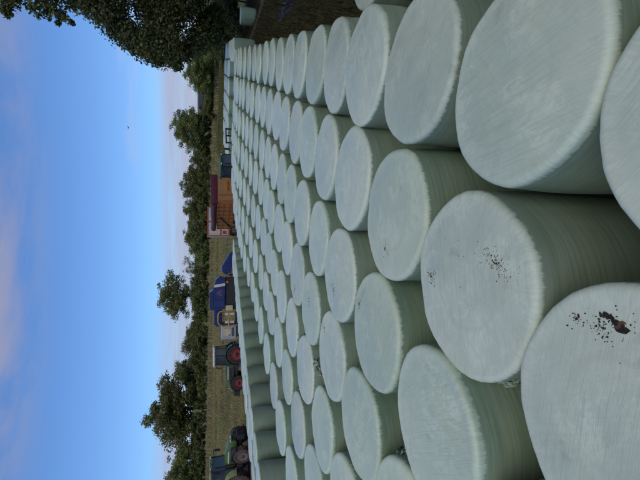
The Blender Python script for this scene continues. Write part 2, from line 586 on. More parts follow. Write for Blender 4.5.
FILM = film_mat('wrap_film')
MUDC = (0.075, 0.048, 0.03)
M_ = dict(
    lime=plain('lime_paint', (0.085, 0.165, 0.032), .4, var=.35, dirt=MUDC, dirt_amt=.55),
    green=plain('green_paint', (0.055, 0.135, 0.04), .4, var=.35, dirt=MUDC, dirt_amt=.5),
    deepgreen=plain('deep_green_paint', (0.018, 0.085, 0.04), .4, dirt=MUDC, dirt_amt=.3),
    palegreen=plain('pale_green_paint', (0.26, 0.33, 0.15), .4, dirt=MUDC, dirt_amt=.45),
    white=plain('off_white_paint', (0.66, 0.62, 0.58), .45, dirt=(.3, .24, .18), dirt_amt=.4),
    grey=plain('grey_plastic', (0.36, 0.36, 0.38), .5, dirt=(.2, .17, .13), dirt_amt=.4),
    black=plain('black_plastic', (0.018, 0.018, 0.02), .55, dirt=(.05, .04, .03), dirt_amt=.5),
    rubber=plain('muddy_rubber', (0.06, 0.042, 0.034), .9, var=.5, scale=5, dirt=(0.13, 0.085, 0.06), dirt_amt=.9),
    rubberb=plain('black_rubber', (0.022, 0.02, 0.019), .85, var=.4, dirt=(0.06, 0.045, 0.035), dirt_amt=.6),
    mudrim=plain('muddy_rim', (0.19, 0.145, 0.12), .8, var=.4, dirt=(0.1, 0.07, 0.05), dirt_amt=.6),
    redrim=plain('red_rim', (0.27, 0.016, 0.02), .5, var=.4, dirt=MUDC, dirt_amt=.6),
    blue=plain('blue_paint', (0.008, 0.022, 0.145), .35, var=.4, scale=2.5, dirt=(.07, .065, .075), dirt_amt=.35),
    navy=plain('navy_paint', (0.008, 0.018, 0.09), .4, dirt=(.05, .05, .06), dirt_amt=.2),
    yellow=plain('yellow_paint', (0.55, 0.31, 0.03), .45, dirt=MUDC, dirt_amt=.3),
    cream=plain('cream_paint', (0.55, 0.5, 0.33), .5, dirt=MUDC, dirt_amt=.3),
    orange=plain('orange_paint', (0.46, 0.17, 0.032), .45, var=.3, dirt=(0.22, 0.11, 0.045), dirt_amt=.5),
    rib=plain('orange_rib_paint', (0.33, 0.105, 0.02), .5, dirt=MUDC, dirt_amt=.4),
    tan=plain('tan_sheet', (0.34, 0.18, 0.07), .5, dirt=(0.2, 0.11, 0.05), dirt_amt=.5),
    maroon=plain('maroon_tarpaulin', (0.085, 0.012, 0.026), .6, var=.35, scale=4),
    red=plain('red_paint', (0.36, 0.045, 0.03), .5, dirt=MUDC, dirt_amt=.45),
    brick=plain('faded_red_paint', (0.33, 0.09, 0.055), .6, dirt=MUDC, dirt_amt=.3),
    steel=plain('worn_steel', (0.3, 0.29, 0.28), .45, metal=.6, dirt=MUDC, dirt_amt=.4),
    amber=plain('amber_lens', (0.85, 0.22, 0.02), .25),
    lamp=plain('lamp_lens', (0.7, 0.7, 0.66), .15),
    roof=plain('dark_roof', (0.025, 0.027, 0.032), .7),
    tarp=plain('black_sheet', (0.006, 0.006, 0.007), .3, dirt=(.03, .03, .03), dirt_amt=.3),
    feather=plain('dark_feather', (0.012, 0.012, 0.014), .7),
    wood=plain('weathered_wood', (0.2, 0.17, 0.13), .85, var=.4, scale=10),
)
GLASS = glass_mat()
SILAGE = silage_mat()
BARK = bark_mat()
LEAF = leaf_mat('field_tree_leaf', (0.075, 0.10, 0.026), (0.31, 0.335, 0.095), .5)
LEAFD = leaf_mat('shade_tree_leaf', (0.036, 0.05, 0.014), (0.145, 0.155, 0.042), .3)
LEAFH = leaf_mat('hedge_leaf', (0.055, 0.078, 0.018), (0.22, 0.245, 0.06), .4)

# ------------------------------------------------------------------ ground
def axis_coords(lo, hi, step, far, ratio):
    c = list(np.arange(lo, hi + 1e-6, step))
    v, st = hi, step
    while v < far:
        st *= ratio
        v += st
        c.append(v)
    v, st = lo, step
    while v > -far:
        st *= ratio
        v -= st
        c.insert(0, v)
    return np.array(c)


gx = axis_coords(-40, 45, 0.8, 2500, 1.22)
gy = axis_coords(-6, 100, 0.8, 3000, 1.22)
XX, YY = np.meshgrid(gx, gy)
HH = ground(XX, YY)
nx, ny = len(gx), len(gy)
vv = np.stack([XX, YY, HH], -1).reshape(-1, 3)
idx = np.arange(nx * ny).reshape(ny, nx)
ff = np.stack([idx[:-1, :-1], idx[:-1, 1:], idx[1:, 1:], idx[1:, :-1]], -1).reshape(-1)
gme = np_mesh('ground', vv, ff, 4)
for p in gme.polygons:
    p.use_smooth = True
go = link_mesh('ground', gme, ground_mat())
go['kind'] = 'structure'

# dirt track on the right, two wheel ruts on a worn bed
def strip(name, pts, width, mat, lift=0.012, n=60):
    P = np.array(pts, float)
    t = np.linspace(0, 1, len(P))
    tt = np.linspace(0, 1, n)
    cx, cy = np.interp(tt, t, P[:, 0]), np.interp(tt, t, P[:, 1])
    dx, dy = np.gradient(cx), np.gradient(cy)
    ln = np.hypot(dx, dy)
    nxx, nyy = -dy / ln, dx / ln
    cols = np.linspace(-.5, .5, 7)
    V = []
    for i in range(n):
        for k, cc in enumerate(cols):
            w = width * (1 + .18 * math.sin(i * .9 + k))
            x, y = cx[i] + nxx[i] * cc * w, cy[i] + nyy[i] * cc * w
            V.append((x, y, gz(x, y) + lift - (.02 if k in (1, 5) else 0) + (.012 if k == 3 else 0)))
    I = np.arange(n * 7).reshape(n, 7)
    F = np.stack([I[:-1, :-1], I[:-1, 1:], I[1:, 1:], I[1:, :-1]], -1).reshape(-1)
    me = np_mesh(name, V, F, 4)
    for p in me.polygons:
        p.use_smooth = True
    o = link_mesh(name, me, mat)
    o['kind'] = 'structure'
    return o


track_mat = plain('track_dirt', (0.075, 0.052, 0.055), .95, var=.45, scale=2.5)
strip('dirt_track', [(11.6, 29.8), (16, 29.2), (22, 28.6), (32, 28.2), (48, 29)], 2.3, track_mat, 0.05)

# ------------------------------------------------------------------ bales
BR, BH = 0.606, 1.2


def bale_mesh(seed, seg=168):
    rg = random.Random(seed)
    prof = [(0.0, 0.0), (.3, 0.0), (.52, .0), (.575, .02), (.597, .07)]
    for k in range(1, 11):
        z = .07 + (1.2 - .115) * k / 11
        prof.append((BR - .004 + .008 * math.sin(math.pi * z / 1.2), z))
    fr = .046
    for k in range(0, 7):
        a = math.pi / 2 * k / 6
        prof.append((BR - fr + fr * math.cos(a), 1.2 - fr + fr * math.sin(a) * .92))
    zt = prof[-1][1]
    for r in (.535, .48, .40, .32, .23, .13, .05):
        prof.append((r, zt + .016 * (1 - (r / .5) ** 2)))
    prof.append((0.0, zt + .016))
    ox, oy = rg.uniform(0, 90), rg.uniform(0, 90)
    ell = rg.uniform(-.02, .02)
    sag = rg.uniform(.0, .022)
    tilt = (rg.uniform(-.022, .022), rg.uniform(-.022, .022))
    V, rings = [], []
    for r, z in prof:
        if r == 0.0:
            rings.append([len(V)])
            V.append((0, 0, z))
            continue
        ring = []
        for k in range(seg):
            a = 2 * math.pi * k / seg
            ca, sa = math.cos(a), math.sin(a)
            lump = mnoise.noise((ca * 1.4 + ox, sa * 1.4 + oy, z * 1.6)) * .021
            crease = mnoise.noise((ca * 9 + ox, sa * 9 + oy, z * 2)) * .003
            wr = 0
            if z > 1.0:
                wr = mnoise.noise((ca * 16 + oy, sa * 16 + ox, r * 2.0)) * .0022 * (r / .6)
            rr = (r + sag * math.sin(math.pi * min(1, max(0, z / 1.1))) * (.05 < z < 1.1)) * (1 + ell * math.cos(2 * a)) + (lump + crease) * min(1, r / .5)
            dent = mnoise.noise((ca * r * 3.2 + oy, sa * r * 3.2 + ox, 3)) * .013 if z > 1.0 else 0
            zz = z + wr + dent
            if z > .5:
                zz += (tilt[0] * ca + tilt[1] * sa) * r
            ring.append(len(V))
            V.append((rr * ca, rr * sa, max(0, zz)))
        rings.append(ring)
    bmf = []
    for a, b in zip(rings, rings[1:]):
        if len(a) == 1:
            for k in range(seg):
                bmf.append((a[0], b[(k + 1) % seg], b[k]))
        elif len(b) == 1:
            for k in range(seg):
                bmf.append((a[k], a[(k + 1) % seg], b[0]))
        else:
            for k in range(seg):
                bmf.append((a[k], a[(k + 1) % seg], b[(k + 1) % seg], b[k]))
    me = bpy.data.meshes.new('wrapped_bale')
    me.from_pydata(V, [], bmf)
    for p in me.polygons:
        p.use_smooth = True
    me.materials.append(FILM)
    return me


BALES = [bale_mesh(s) for s in range(12)]
BALES_FAR = [bale_mesh(40 + s, 36) for s in range(6)]
ORD = ['first', 'second', 'third', 'fourth', 'fifth', 'sixth', 'seventh', 'eighth', 'ninth', 'tenth', 'eleventh',
       'twelfth', 'thirteenth', 'fourteenth', 'fifteenth', 'sixteenth', 'seventeenth', 'eighteenth', 'nineteenth',
       'twentieth', 'twenty-first', 'twenty-second']
bale_at = {}


def bale(p, s, label, group, near=True, sink=0.0, key=None):
    x, y = ps(p, s)
    me = rnd.choice(BALES if near else BALES_FAR)
    o = link_mesh('wrapped_bale', me, None, None, (x, y, gz(x, y) - .012 - sink), (0, 0, rnd.uniform(0, 6.28)))
    k = rnd.uniform(.985, 1.012)
    o.scale = (k, k, rnd.uniform(.985, 1.015))
    tag(o, label, 'bale', group)
    if key:
        bale_at[key] = o
    return o


def fill(first, end, step=1.245, jit=.03):
    out = list(first)
    while out[-1] + step < end:
        out.append(out[-1] + step + rnd.uniform(-jit, jit))
    for i in range(1, len(out)):
        out[i] = max(out[i], out[i - 1] + 1.215)
    return out


ROWS = [
    ('A', .10, fill([.93, 2.15, 3.43, 4.63, 5.85, 7.08, 8.30, 9.55, 10.77, 12.1], 24.0), 'first full row beside the big tree'),
    ('B', -1.13, fill([.89, 2.105, 3.36, 4.62, 5.83, 7.08, 8.30, 9.52, 10.85], 24.3), 'second full row from the big tree'),
    ('C', -2.39, fill([2.07, 3.33, 4.59, 5.83, 7.06, 8.29, 9.53], 24.6), 'third full row from the big tree'),
    ('D', -3.63, fill([2.1, 3.33, 4.55, 5.80, 7.05, 8.3], 25.0), 'fourth full row from the big tree'),
    ('F', -4.90, fill([3.26, 4.48, 5.82, 7.14, 8.4], 25.2), 'fifth full row from the big tree'),
    ('G', -6.25, fill([4.60, 5.88, 7.22, 8.50, 9.82], 25.4), 'sixth full row from the big tree'),
    ('E', -7.82, fill([5.98, 7.33, 8.75, 10.12, 11.6], 25.8, 1.3), 'main-block row along the alley'),
]
GM = 'bales of the main block'
NUDGE = {('B', 0): -.09, ('B', 1): -.06, ('B', 2): -.02, ('A', 1): -.02}
for name, p, ss, phrase in ROWS:
    for i, s in enumerate(ss):
        pj = p + (rnd.uniform(-.025, .025) if i > 7 else NUDGE.get((name, i), 0))
        bale(pj, s, 'pale green wrapped bale, %s from the near end, %s' % (ORD[i], phrase), GM, True, key=(name, i))
# bales the photographer stands on
for p, s, w in ((.1, -.42, 'nearest the big tree'), (-1.13, -.4, 'second from the big tree')):
    bale(p, s, 'wrapped bale under the photographer, %s' % w, GM)
bale(-2.39, .82, 'wrapped bale beside the one with the brown tear, away from the tree', GM)
# outer row, partly sunk down the bank
for i, s in enumerate((3.45, 4.72, 6.0)):
    bale(1.42, s, 'low-lying wrapped bale, %s from the near end, outermost row beside the big tree' % ORD[i], 'outermost row of bales', sink=.12)
# offset bales behind the end of the first row
for i, s in enumerate((25.35, 26.6, 27.85, 29.1, 30.35)):
    bale(.72, s, 'wrapped bale offset behind the first row, %s toward the far block' % ORD[i], 'bales linking to the far block', False)
# block across the alley
for r_, (p, nm) in enumerate(((-13.2, 'front'), (-14.47, 'back'))):
    for i, s in enumerate(fill([8.9 + .1 * r_], 30.6, 1.262, .02)):
        bale(p + rnd.uniform(-.03, .03), s, 'pale green wrapped bale across the alley, %s from the near end, %s row' % (ORD[i], nm),
             'bales across the alley', True)
# far block
for j in range(8):
    for i in range(7):
        bale(.95 - 1.29 * i + rnd.uniform(-.03, .03), 33 + 1.27 * j + rnd.uniform(-.03, .03),
             'distant wrapped bale of the far block, %s from the big tree, %s line back' % (ORD[i], ORD[j]), 'bales of the far block', False)
xl, yl = 16.9, 31.9
o = link_mesh('wrapped_bale', BALES[3], None, None, (xl, yl, gz(xl, yl) - .02), (0, 0, 1))
tag(o, 'lone pale wrapped bale standing apart beside the dirt track', 'bale')


# ---- details on single bales
def local_of(o, x, y, z=None):
    c, s_ = math.cos(-o.rotation_euler.z), math.sin(-o.rotation_euler.z)
    dx, dy = (x - o.location.x) / o.scale.x, (y - o.location.y) / o.scale.y
    return c * dx - s_ * dy, s_ * dx + c * dy


def top_z(o, lx, ly):
    """height of the bale's own surface under a point, in its local frame"""
    ok, co, no, _ = o.ray_cast(Vector((lx, ly, 2)), Vector((0, 0, -1)))
    return (co.z, no) if ok else (1.2, Vector((0, 0, 1)))


bpy.context.view_layer.update()


def speck(bm, o, lx, ly, rad, rg, lift=.0022, elong=1.0, ang=0.0):
    n = rg.randint(5, 8)
    ring = []
    for k in range(n):
        a = 2 * math.pi * k / n
        q = rad * rg.uniform(.55, 1.25)
        ex, ey = math.cos(a) * q * elong, math.sin(a) * q
        x = lx + ex * math.cos(ang) - ey * math.sin(ang)
        y = ly + ex * math.sin(ang) + ey * math.cos(ang)
        z, _ = top_z(o, x, y)
        ring.append((x, y, z))
    top = [bm.verts.new((x, y, z + lift)) for x, y, z in ring]
    bot = [bm.verts.new((x, y, z - .004)) for x, y, z in ring]
    bm.faces.new(top)
    for k in range(n):
        bm.faces.new((top[k], bot[k], bot[(k + 1) % n], top[(k + 1) % n]))


def pecks(key, spots, seed):
    """spots: (perp, s, spread, count, size) world marks of pecked holes on a bale's top"""
    o = bale_at[key]
    rg = random.Random(seed)
    for (p, s, spread, cnt, size, el, an) in spots:
        bm = bmesh.new()
        x, y = ps(p, s)
        for k in range(int(cnt * 1.4)):
            q = abs(rg.gauss(0, .55)) * spread
            a = rg.uniform(0, 6.28)
            dx, dy = q * math.cos(a) * el, q * math.sin(a)
            dx, dy = dx * math.cos(an) - dy * math.sin(an), dx * math.sin(an) + dy * math.cos(an)
            lx, ly = local_of(o, x + dx, y + dy)
            if math.hypot(lx, ly) > .52:
                continue
            speck(bm, o, lx, ly, .44 * size * rg.choice((.5, .6, .8, 1.0, 1.5)), rg, elong=rg.uniform(.8, 1.8), ang=rg.uniform(0, 3))
        me = bpy.data.meshes.new('peck_holes')
        bmesh.ops.recalc_face_normals(bm, faces=bm.faces)
        bm.to_mesh(me)
        bm.free()
        link_mesh('peck_holes', me, SILAGE, o)['kind'] = 'stuff'


pecks(('B', 1), [(-.92, 1.88, .10, 110, .0050, 1.9, 1.15), (-1.33, 2.50, .07, 60, .0055, 1.2, .8), (-1.1, 2.15, .3, 12, .004, 1.5, .8)], 1)
pecks(('B', 0), [(-.885, 1.16, .09, 60, .0055, 1.3, 1.2), (-.917, 1.285, .035, 26, .007, 1.2, 0), (-.80, 1.05, .08, 10, .006, 1, 0)], 2)
pecks(('B', 2), [(-1.47, 3.35, .10, 44, .006, 1.3, .4)], 3)
pecks(('C', 1), [(-2.34, 3.78, .09, 40, .007, 1.0, 0)], 4)
pecks(('C', 2), [(-2.63, 4.62, .10, 30, .008, 1.4, .3)], 5)
pecks(('D', 3), [(-3.50, 5.80, .12, 34, .009, 1.4, .2)], 6)
pecks(('D', 2), [(-3.42, 4.9, .09, 26, .008, 1.2, .2)], 7)
pecks(('D', 4), [(-3.95, 7.02, .12, 26, .010, 1.4, .4)], 8)
pecks(('C', 5), [(-2.2, 8.4, .15, 22, .010, 1.4, .4)], 9)
# the open tear on the nearest bale: brown silage with a curled flap of film
o = bale_at[('B', 0)]
rg = random.Random(21)
bm = bmesh.new()
for k in range(9):
    f = k / 8
    x, y = ps(-.838 + .014 * math.sin(f * 4.2) + (.012 if k > 6 else 0), 1.19 - .115 * f)
    lx, ly = local_of(o, x, y)
    speck(bm, o, lx, ly, .0075 + .007 * f * (1.2 - .3 * math.sin(k * 2.1)), rg, .003 + k * .00012, 1.6, rg.uniform(0, 3.1))
me = bpy.data.meshes.new('tear')
bmesh.ops.recalc_face_normals(bm, faces=bm.faces)
bm.to_mesh(me)
bm.free()
te = link_mesh('tear', me, SILAGE, o)
bm = bmesh.new()
for (p, s) in ((-.826, 1.095), (-.812, 1.085), (-.842, 1.10)):
    x, y = ps(p, s)
    lx, ly = local_of(o, x, y)
    speck(bm, o, lx, ly, .008, rg, .0045, 1.4, rg.uniform(0, 3))
me = bpy.data.meshes.new('exposed_silage')
bmesh.ops.recalc_face_normals(bm, faces=bm.faces)
bm.to_mesh(me)
bm.free()
link_mesh('exposed_silage', me, plain('brown_silage', (.12, .06, .028), .85, var=.6, scale=90), te)
te['label'] = 'ragged open tear showing brown silage'
o['label'] = 'nearest wrapped bale with an open brown tear and dark peck holes'
bale_at[('B', 1)]['label'] = 'large near bale with two clusters of dark peck holes on top'
bale_at[('A', 1)]['label'] = 'big clean near bale in the first full row beside the big tree'


def loose_film(key, p, s, size, seed, n=5):
    """crumpled strips of torn film pushed out at a bale's rim"""
    o = bale_at[key]
    rg = random.Random(seed)
    x, y = ps(p, s)
    lx, ly = local_of(o, x, y)
    a0 = math.atan2(ly, lx)
    bm = bmesh.new()
    for k in range(n):
        a = a0 + rg.uniform(-.16, .16) * size
        r0 = .585
        L_ = rg.uniform(.12, .26) * size
        w = rg.uniform(.03, .07) * size
        d = Vector((math.cos(a + rg.uniform(-.9, .9)), math.sin(a + rg.uniform(-.9, .9)), 0))
        tdir = Vector((-d.y, d.x, 0))
        base = Vector((math.cos(a) * r0, math.sin(a) * r0, rg.uniform(1.02, 1.13)))
        prev = None
        m_ = 9
        for i in range(m_):
            f = i / (m_ - 1)
            c = base + d * (L_ * .35 * math.sin(f * 2.2)) + tdir * (L_ * (f - .5)) + Vector((0, 0, .05 * math.sin(f * 5 + k) * size - .05 * f))
            c += Vector((rg.uniform(-1, 1), rg.uniform(-1, 1), rg.uniform(-1, 1))) * .013 * size
            row = []
            for j in range(4):
                g = j / 3 - .5
                row.append(bm.verts.new(c + Vector((0, 0, 1)) * g * w + d * (.025 * size * math.sin(j * 2.4 + i * 1.3 + k))
                                        + Vector((rg.uniform(-1, 1), rg.uniform(-1, 1), rg.uniform(-1, 1))) * .006))
            if prev:
                for j in range(3):
                    bm.faces.new((prev[j], prev[j + 1], row[j + 1], row[j]))
            prev = row
    me = bpy.data.meshes.new('loose_film')
    bm.to_mesh(me)
    bm.free()
    for p_ in me.polygons:
        p_.use_smooth = rg.random() < .6
    link_mesh('loose_film', me, FILM2, o)


FILM2 = plain('torn_film', (0.34, 0.42, 0.31), .35, var=.45, scale=20, dirt=(.14, .15, .08), dirt_amt=.5)
for i, (key, p, s, sz, n) in enumerate((
        (('C', 1), -3.0, 3.65, .9, 9), (('F', 2), -4.42, 5.30, 1.0, 9), (('F', 3), -4.75, 6.55, .9, 6), (('E', 2), -7.85, 9.40, .9, 6),
        (('G', 1), -5.8, 6.42, 1.0, 6), (('D', 0), -3.2, 2.5, .8, 7), (('B', 1), -1.62, 1.62, .55, 7), (('B', 4), -1.6, 6.1, .7, 4),
        (('G', 3), -6.5, 9.0, .8, 4))):
    loose_film(key, p, s, sz, 100 + i, n)

# ------------------------------------------------------------------ vegetation
def leaves_np(centres, radii, per, size, rs, flat=0.75, shell=.55):
    """kite-shaped leaf faces through the volume of many clumps"""
    V = []
    tot = 0
    for c, rad, n in zip(centres, radii, per):
        d = rs.normal(size=(n, 3))
        d /= np.linalg.norm(d, axis=1)[:, None]
        q = rad * (shell + (1 - shell) * rs.random((n, 1))) * (0.75 + .5 * rs.random((n, 1)))
        pos = c + d * q * np.array([1, 1, flat])
        nrm = d * .6 + rs.normal(size=(n, 3)) * .7 + np.array([0, 0, .35])
        nrm /= np.linalg.norm(nrm, axis=1)[:, None]
        t = np.cross(nrm, rs.normal(size=(n, 3)))
        t /= np.linalg.norm(t, axis=1)[:, None] + 1e-9
        b = np.cross(nrm, t)
        s = size * (.6 + .8 * rs.random((n, 1)))
        fold = nrm * s * .18
        quad = np.stack([pos - t * s, pos + b * s * .55 + fold, pos + t * s, pos - b * s * .55 + fold], 1)
        V.append(quad.reshape(-1, 3))
        tot += n
    V = np.concatenate(V)
    return V, np.arange(tot * 4)


def limb_mesh(trunk_h, r0, targets, rg, lean=(0, 0)):
    m = MB()
    top = Vector((lean[0], lean[1], trunk_h))
    pts = [Vector((0, 0, -.3)), Vector((lean[0] * .2, lean[1] * .2, trunk_h * .3)), Vector((lean[0] * .6, lean[1] * .6, trunk_h * .65)), top]
    m.tube(pts, [r0 * 1.25, r0 * .9, r0 * .7, r0 * .42], 10)
    for t in targets:
        t = Vector(t)
        f = rg.uniform(.4, .95)
        st = Vector((lean[0] * f, lean[1] * f, trunk_h * f))
        mid = st.lerp(t, .5) + Vector((rg.uniform(-.3, .3), rg.uniform(-.3, .3), rg.uniform(.1, .6)))
        rr = r0 * rg.uniform(.22, .36)
        m.tube([st, mid, t], [rr, rr * .6, rr * .18], 6)
    return m


def crown_clumps(rs, n, cx, cz, rx, rz, low=-.8):
    C = []
    while len(C) < n:
        d = rs.normal(size=3)
        d /= np.linalg.norm(d)
        if d[2] < low:
            continue
        q = rs.uniform(.35, 1.0) ** .6
        C.append((cx + d[0] * rx * q, d[1] * rx * q, cz + d[2] * rz * q))
    return np.array(C)


def tree_variant(seed, H, W, n_cl, leaf, per, mat, base=0.2, rag=.38, cr=(.06, .145)):
    """crown of width W from base*H up to H with a ragged outline; returns (trunk mesh, crown mesh)"""
    rs = np.random.RandomState(seed)
    rg = random.Random(seed)
    cz, rz = H * (1 + base) / 2, H * (1 - base) / 2 * .88
    C = []
    while len(C) < n_cl:
        d = rs.normal(size=3)
        d /= np.linalg.norm(d)
        if d[2] < -.85:
            continue
        k = 1 + rag * 1.5 * mnoise.noise((d[0] * 1.9 + seed, d[1] * 1.9, d[2] * 1.9 + seed * .3))
        q = min(1.12, k) * rs.uniform(.25, 1.0) ** .55
        C.append((d[0] * W / 2 * .86 * q, d[1] * W / 2 * .86 * q, cz + d[2] * rz * q))
    C = np.array(C)
    rad = rs.uniform(cr[0], cr[1], n_cl) * W
    V, F = leaves_np(C, rad, [max(14, int(per * (q / (.1 * W)) ** 2)) for q in rad], leaf, rs, .7, .35)
    cm = np_mesh('crown', V, F, 4)
    cm.materials.append(mat)
    tm = limb_mesh(H * .7, H * .024, [c * .94 for c in C[::3]], rg, (rg.uniform(-.4, .4), rg.uniform(-.4, .4)))
    me = bpy.data.meshes.new('trunk')
    tm.bm.to_mesh(me)
    tm.bm.free()
    me.materials.append(BARK)
    return me, cm


def place_tree(name, var, loc, sx, sz, rz, label, cat, group):
    t = empty(name, loc, rz)
    t.scale = (sx, sx, sz)
    link_mesh('trunk', var[0], None, t)
    link_mesh('crown', var[1], None, t)
    tag(t, label, cat, group)
    return t


F_ = 416.8


def at_px(x, y, Yd):
    """world x and height of a photograph position at ground distance Yd"""
    e = math.atan((320 - x) / F_) - PITCH
    z = CAM_Z + Yd * math.tan(e)
    dep = Yd * math.cos(PITCH) - (z - CAM_Z) * math.sin(PITCH)
    return (240 - y) / F_ * dep, z


TV = [tree_variant(11, 10, 10, 150, .15, 105, LEAF, .03), tree_variant(12, 10, 9, 130, .15, 105, LEAF, .03),
      tree_variant(13, 10, 7.5, 80, .14, 95, LEAF, .18), tree_variant(14, 10, 12, 160, .16, 105, LEAF, .0),
      tree_variant(15, 10, 8, 44, .14, 50, LEAF, .08)]
TVB = [tree_variant(21, 10, 10, 150, .17, 105, LEAF, .02, .55), tree_variant(22, 10, 9, 140, .16, 105, LEAF, .05, .6)]
#      y   topx half  Y   variant label
trees = [(474, 163, 25, 86, 1, 'bushy field-edge tree rising behind the muddy lime-green tractor'),
         (413, 145, 31, 88, 0, 'tallest broad-crowned tree, between the two nearest tractors at the field edge'),
         (374, 174, 15, 93, 1, 'mid-height tree beside the tallest broad tree, toward the blue machine'),
         (341, 181, 20, 90, 3, 'low broad tree behind the tractor with red wheels'),
         (297, 153, 21, 89, 2, 'tall round-headed tree on a narrow lower crown behind the blue machine'),
         (298, 188, 24, 88, 3, 'dark low tree filling below the round-headed tree'),
         (267, 178, 11, 95, 4, 'thin sparse see-through tree beside the round-headed tree'),
         (238, 183, 19, 90, 0, 'rounded dense tree behind the gap between blue machine and trailer'),
         (212, 182, 14, 93, 1, 'dense tree just behind the cream and red trailer'),
         (185, 181, 19, 90, 0, 'rounded tree behind the maroon top of the orange trailer'),
         (157, 189, 12, 92, 3, 'low scrubby tree behind the small dark green tractor'),
         (128, 170, 21, 84, 0, 'tall dense tree behind the far block, nearest the barn'),
         (104, 202, 14, 84, 3, 'low dark bush in front of the distant barn'),
         (70, 184, 18, 74, 1, 'ragged tree half hidden under the big overhanging crown')]
for i, (py, tx, hw, Yd, v, lab) in enumerate(trees):
    X, zt = at_px(tx, py, Yd)
    g = gz(X, Yd)
    H = max(2.0, (zt - g) * 1.03)
    W = 2 * hw / F_ * Yd * 1.12
    vw = (10, 9, 7.5, 12, 8)[v]
    place_tree('field_tree', TVB[i // 2 % 2] if v < 2 and i % 2 else TV[v], (X, Yd, g), W / vw, H / 10, rnd.uniform(0, 6.28), lab, 'tree', 'trees along the field edge')
HV = [tree_variant(31 + k, 3, 4.2, 40, .13, 75, LEAFH, .0, .5) for k in range(3)]
HORD = ORD + ['twenty-third', 'twenty-fourth', 'twenty-fifth', 'twenty-sixth', 'twenty-seventh', 'twenty-eighth', 'twenty-ninth',
              'thirtieth', 'thirty-first', 'thirty-second', 'thirty-third', 'thirty-fourth', 'thirty-fifth', 'thirty-sixth', 'thirty-seventh']
y = 490
k = 0
while y > 46:
    Yd = 84 + rnd.uniform(-1.5, 1.5) - (6 if y < 120 else 0)
    X, _ = at_px(205, y, Yd)
    h = rnd.uniform(2.6, 4.2) if y > 120 else rnd.uniform(1.8, 3.0)
    place_tree('hedge_bush', HV[k % 3], (X, Yd, gz(X, Yd) - .1), rnd.uniform(.85, 1.15), h / 3, rnd.uniform(0, 6.28),
               'low dark hedge bush, %s along the field edge from the muddy tractor side' % HORD[k], 'bush', 'hedge along the field edge')
    y -= rnd.uniform(12, 17)
    k += 1

# the big tree over the right-hand side
def big_tree(name, base, trunk_h, r0, clumps, leaf, label, seed, mat, dens=1.0):
    rs = np.random.RandomState(seed)
    rg = random.Random(seed)
    b = Vector((base[0], base[1], gz(base[0], base[1])))
    C = np.array([(c[0] - b.x, c[1] - b.y, c[2] - b.z) for c in clumps])
    rad = np.array([c[3] for c in clumps])
    V, F = leaves_np(C, rad, [int(dens * 260 * q * q) + 30 for q in rad], leaf, rs, .85, .5)
    cm = np_mesh('crown', V, F, 4)
    cm.materials.append(mat)
    t = empty(name, b)
    tm = limb_mesh(trunk_h, r0, [C[i] for i in range(0, len(C), 3)], rg)
    tm.build('trunk', BARK, t, True)
    link_mesh('crown', cm, None, t)
    tag(t, label, 'tree')
    return t


rs = np.random.RandomState(5)
cl = []
# outline points of the crown as seen: picture position, distance
for (px, py, Yd, r_) in ((78, -8, 32, 1.3), (88, 0, 32, 1.2), (100, 8, 32, 1.2), (112, 18, 31.5, 1.3), (122, 30, 32, 1.2), (132, 38, 31, 1.1),
                         (142, 46, 32, 1.0), (152, 52, 31.5, .9), (163, 56, 32, .9), (174, 60, 31, .7), (183, 52, 32, .9), (192, 46, 31.5, .9),
                         (200, 38, 32, 1.2), (207, 28, 32.5, 1.3), (150, 40, 30, 1.2), (170, 45, 30, 1.2), (178, 66, 31.5, .45), (157, 61, 31.5, .45),
                         (212, 34, 34, 1.2), (214, 20, 33, 1.3)):
    X, z = at_px(px, py, Yd)
    cl.append((X, Yd, z, r_))
while len(cl) < 185:
    d = rs.normal(size=3)
    d /= np.linalg.norm(d)
    q = rs.uniform(.3, .95)
    c = (22 + d[0] * 7.6 * q, 32 + d[1] * 7.0 * q, 7.2 + d[2] * 6.2 * q)
    if c[2] < 1.6:
        continue
    # stay inside the seen outline on the left
    e = math.degrees(math.atan2(c[2] - CAM_Z, c[1]))
    lim = 13.6 + max(0, (c[2] - 6.0)) * .78
    if c[0] < lim + .8:
        continue
    cl.append((*c, rs.uniform(1.0, 1.8)))
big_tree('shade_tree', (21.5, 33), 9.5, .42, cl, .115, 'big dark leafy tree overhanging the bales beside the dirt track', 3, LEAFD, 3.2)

cl = []
for (px, py, Yd, r_) in ((2, 3, 27, .5), (5, 10, 27, .38), (12, 4, 27, .38), (8, 15, 27, .26), (34, 2, 26.5, .42), (42, 6, 26.5, .45), (50, 4, 27, .5),
                         (56, 10, 26.5, .5), (61, 16, 27, .34), (38, 15, 26.5, .22), (66, 19, 26.5, .25), (72, 23, 27, .2), (48, 14, 27, .34),
                         (58, 23, 27, .18), (31, 8, 27, .28), (72, 2, 27, .4), (20, -6, 27, .8), (45, -10, 27, 1.0), (5, -10, 27, 1.0), (62, -6, 27.5, .9)):
    X, z = at_px(px, py, Yd)
    cl.append((X, Yd, z, r_))
while len(cl) < 80:
    d = rs.normal(size=3)
    d /= np.linalg.norm(d)
    q = rs.uniform(.3, .98)
    c = (23 + d[0] * 5.6 * q, 26.5 + d[1] * 5.5 * q, 16.5 + d[2] * 5.0 * q)
    if c[0] < 17.6 + max(0, 14 - c[2]) * .3:
        continue
    cl.append((*c, rs.uniform(.9, 1.6)))
big_tree('overhanging_tree', (24.5, 26.0), 15, .38, cl, .11, 'taller dark tree whose leafy sprays hang into the sky corner', 8, LEAFD, 1.5)

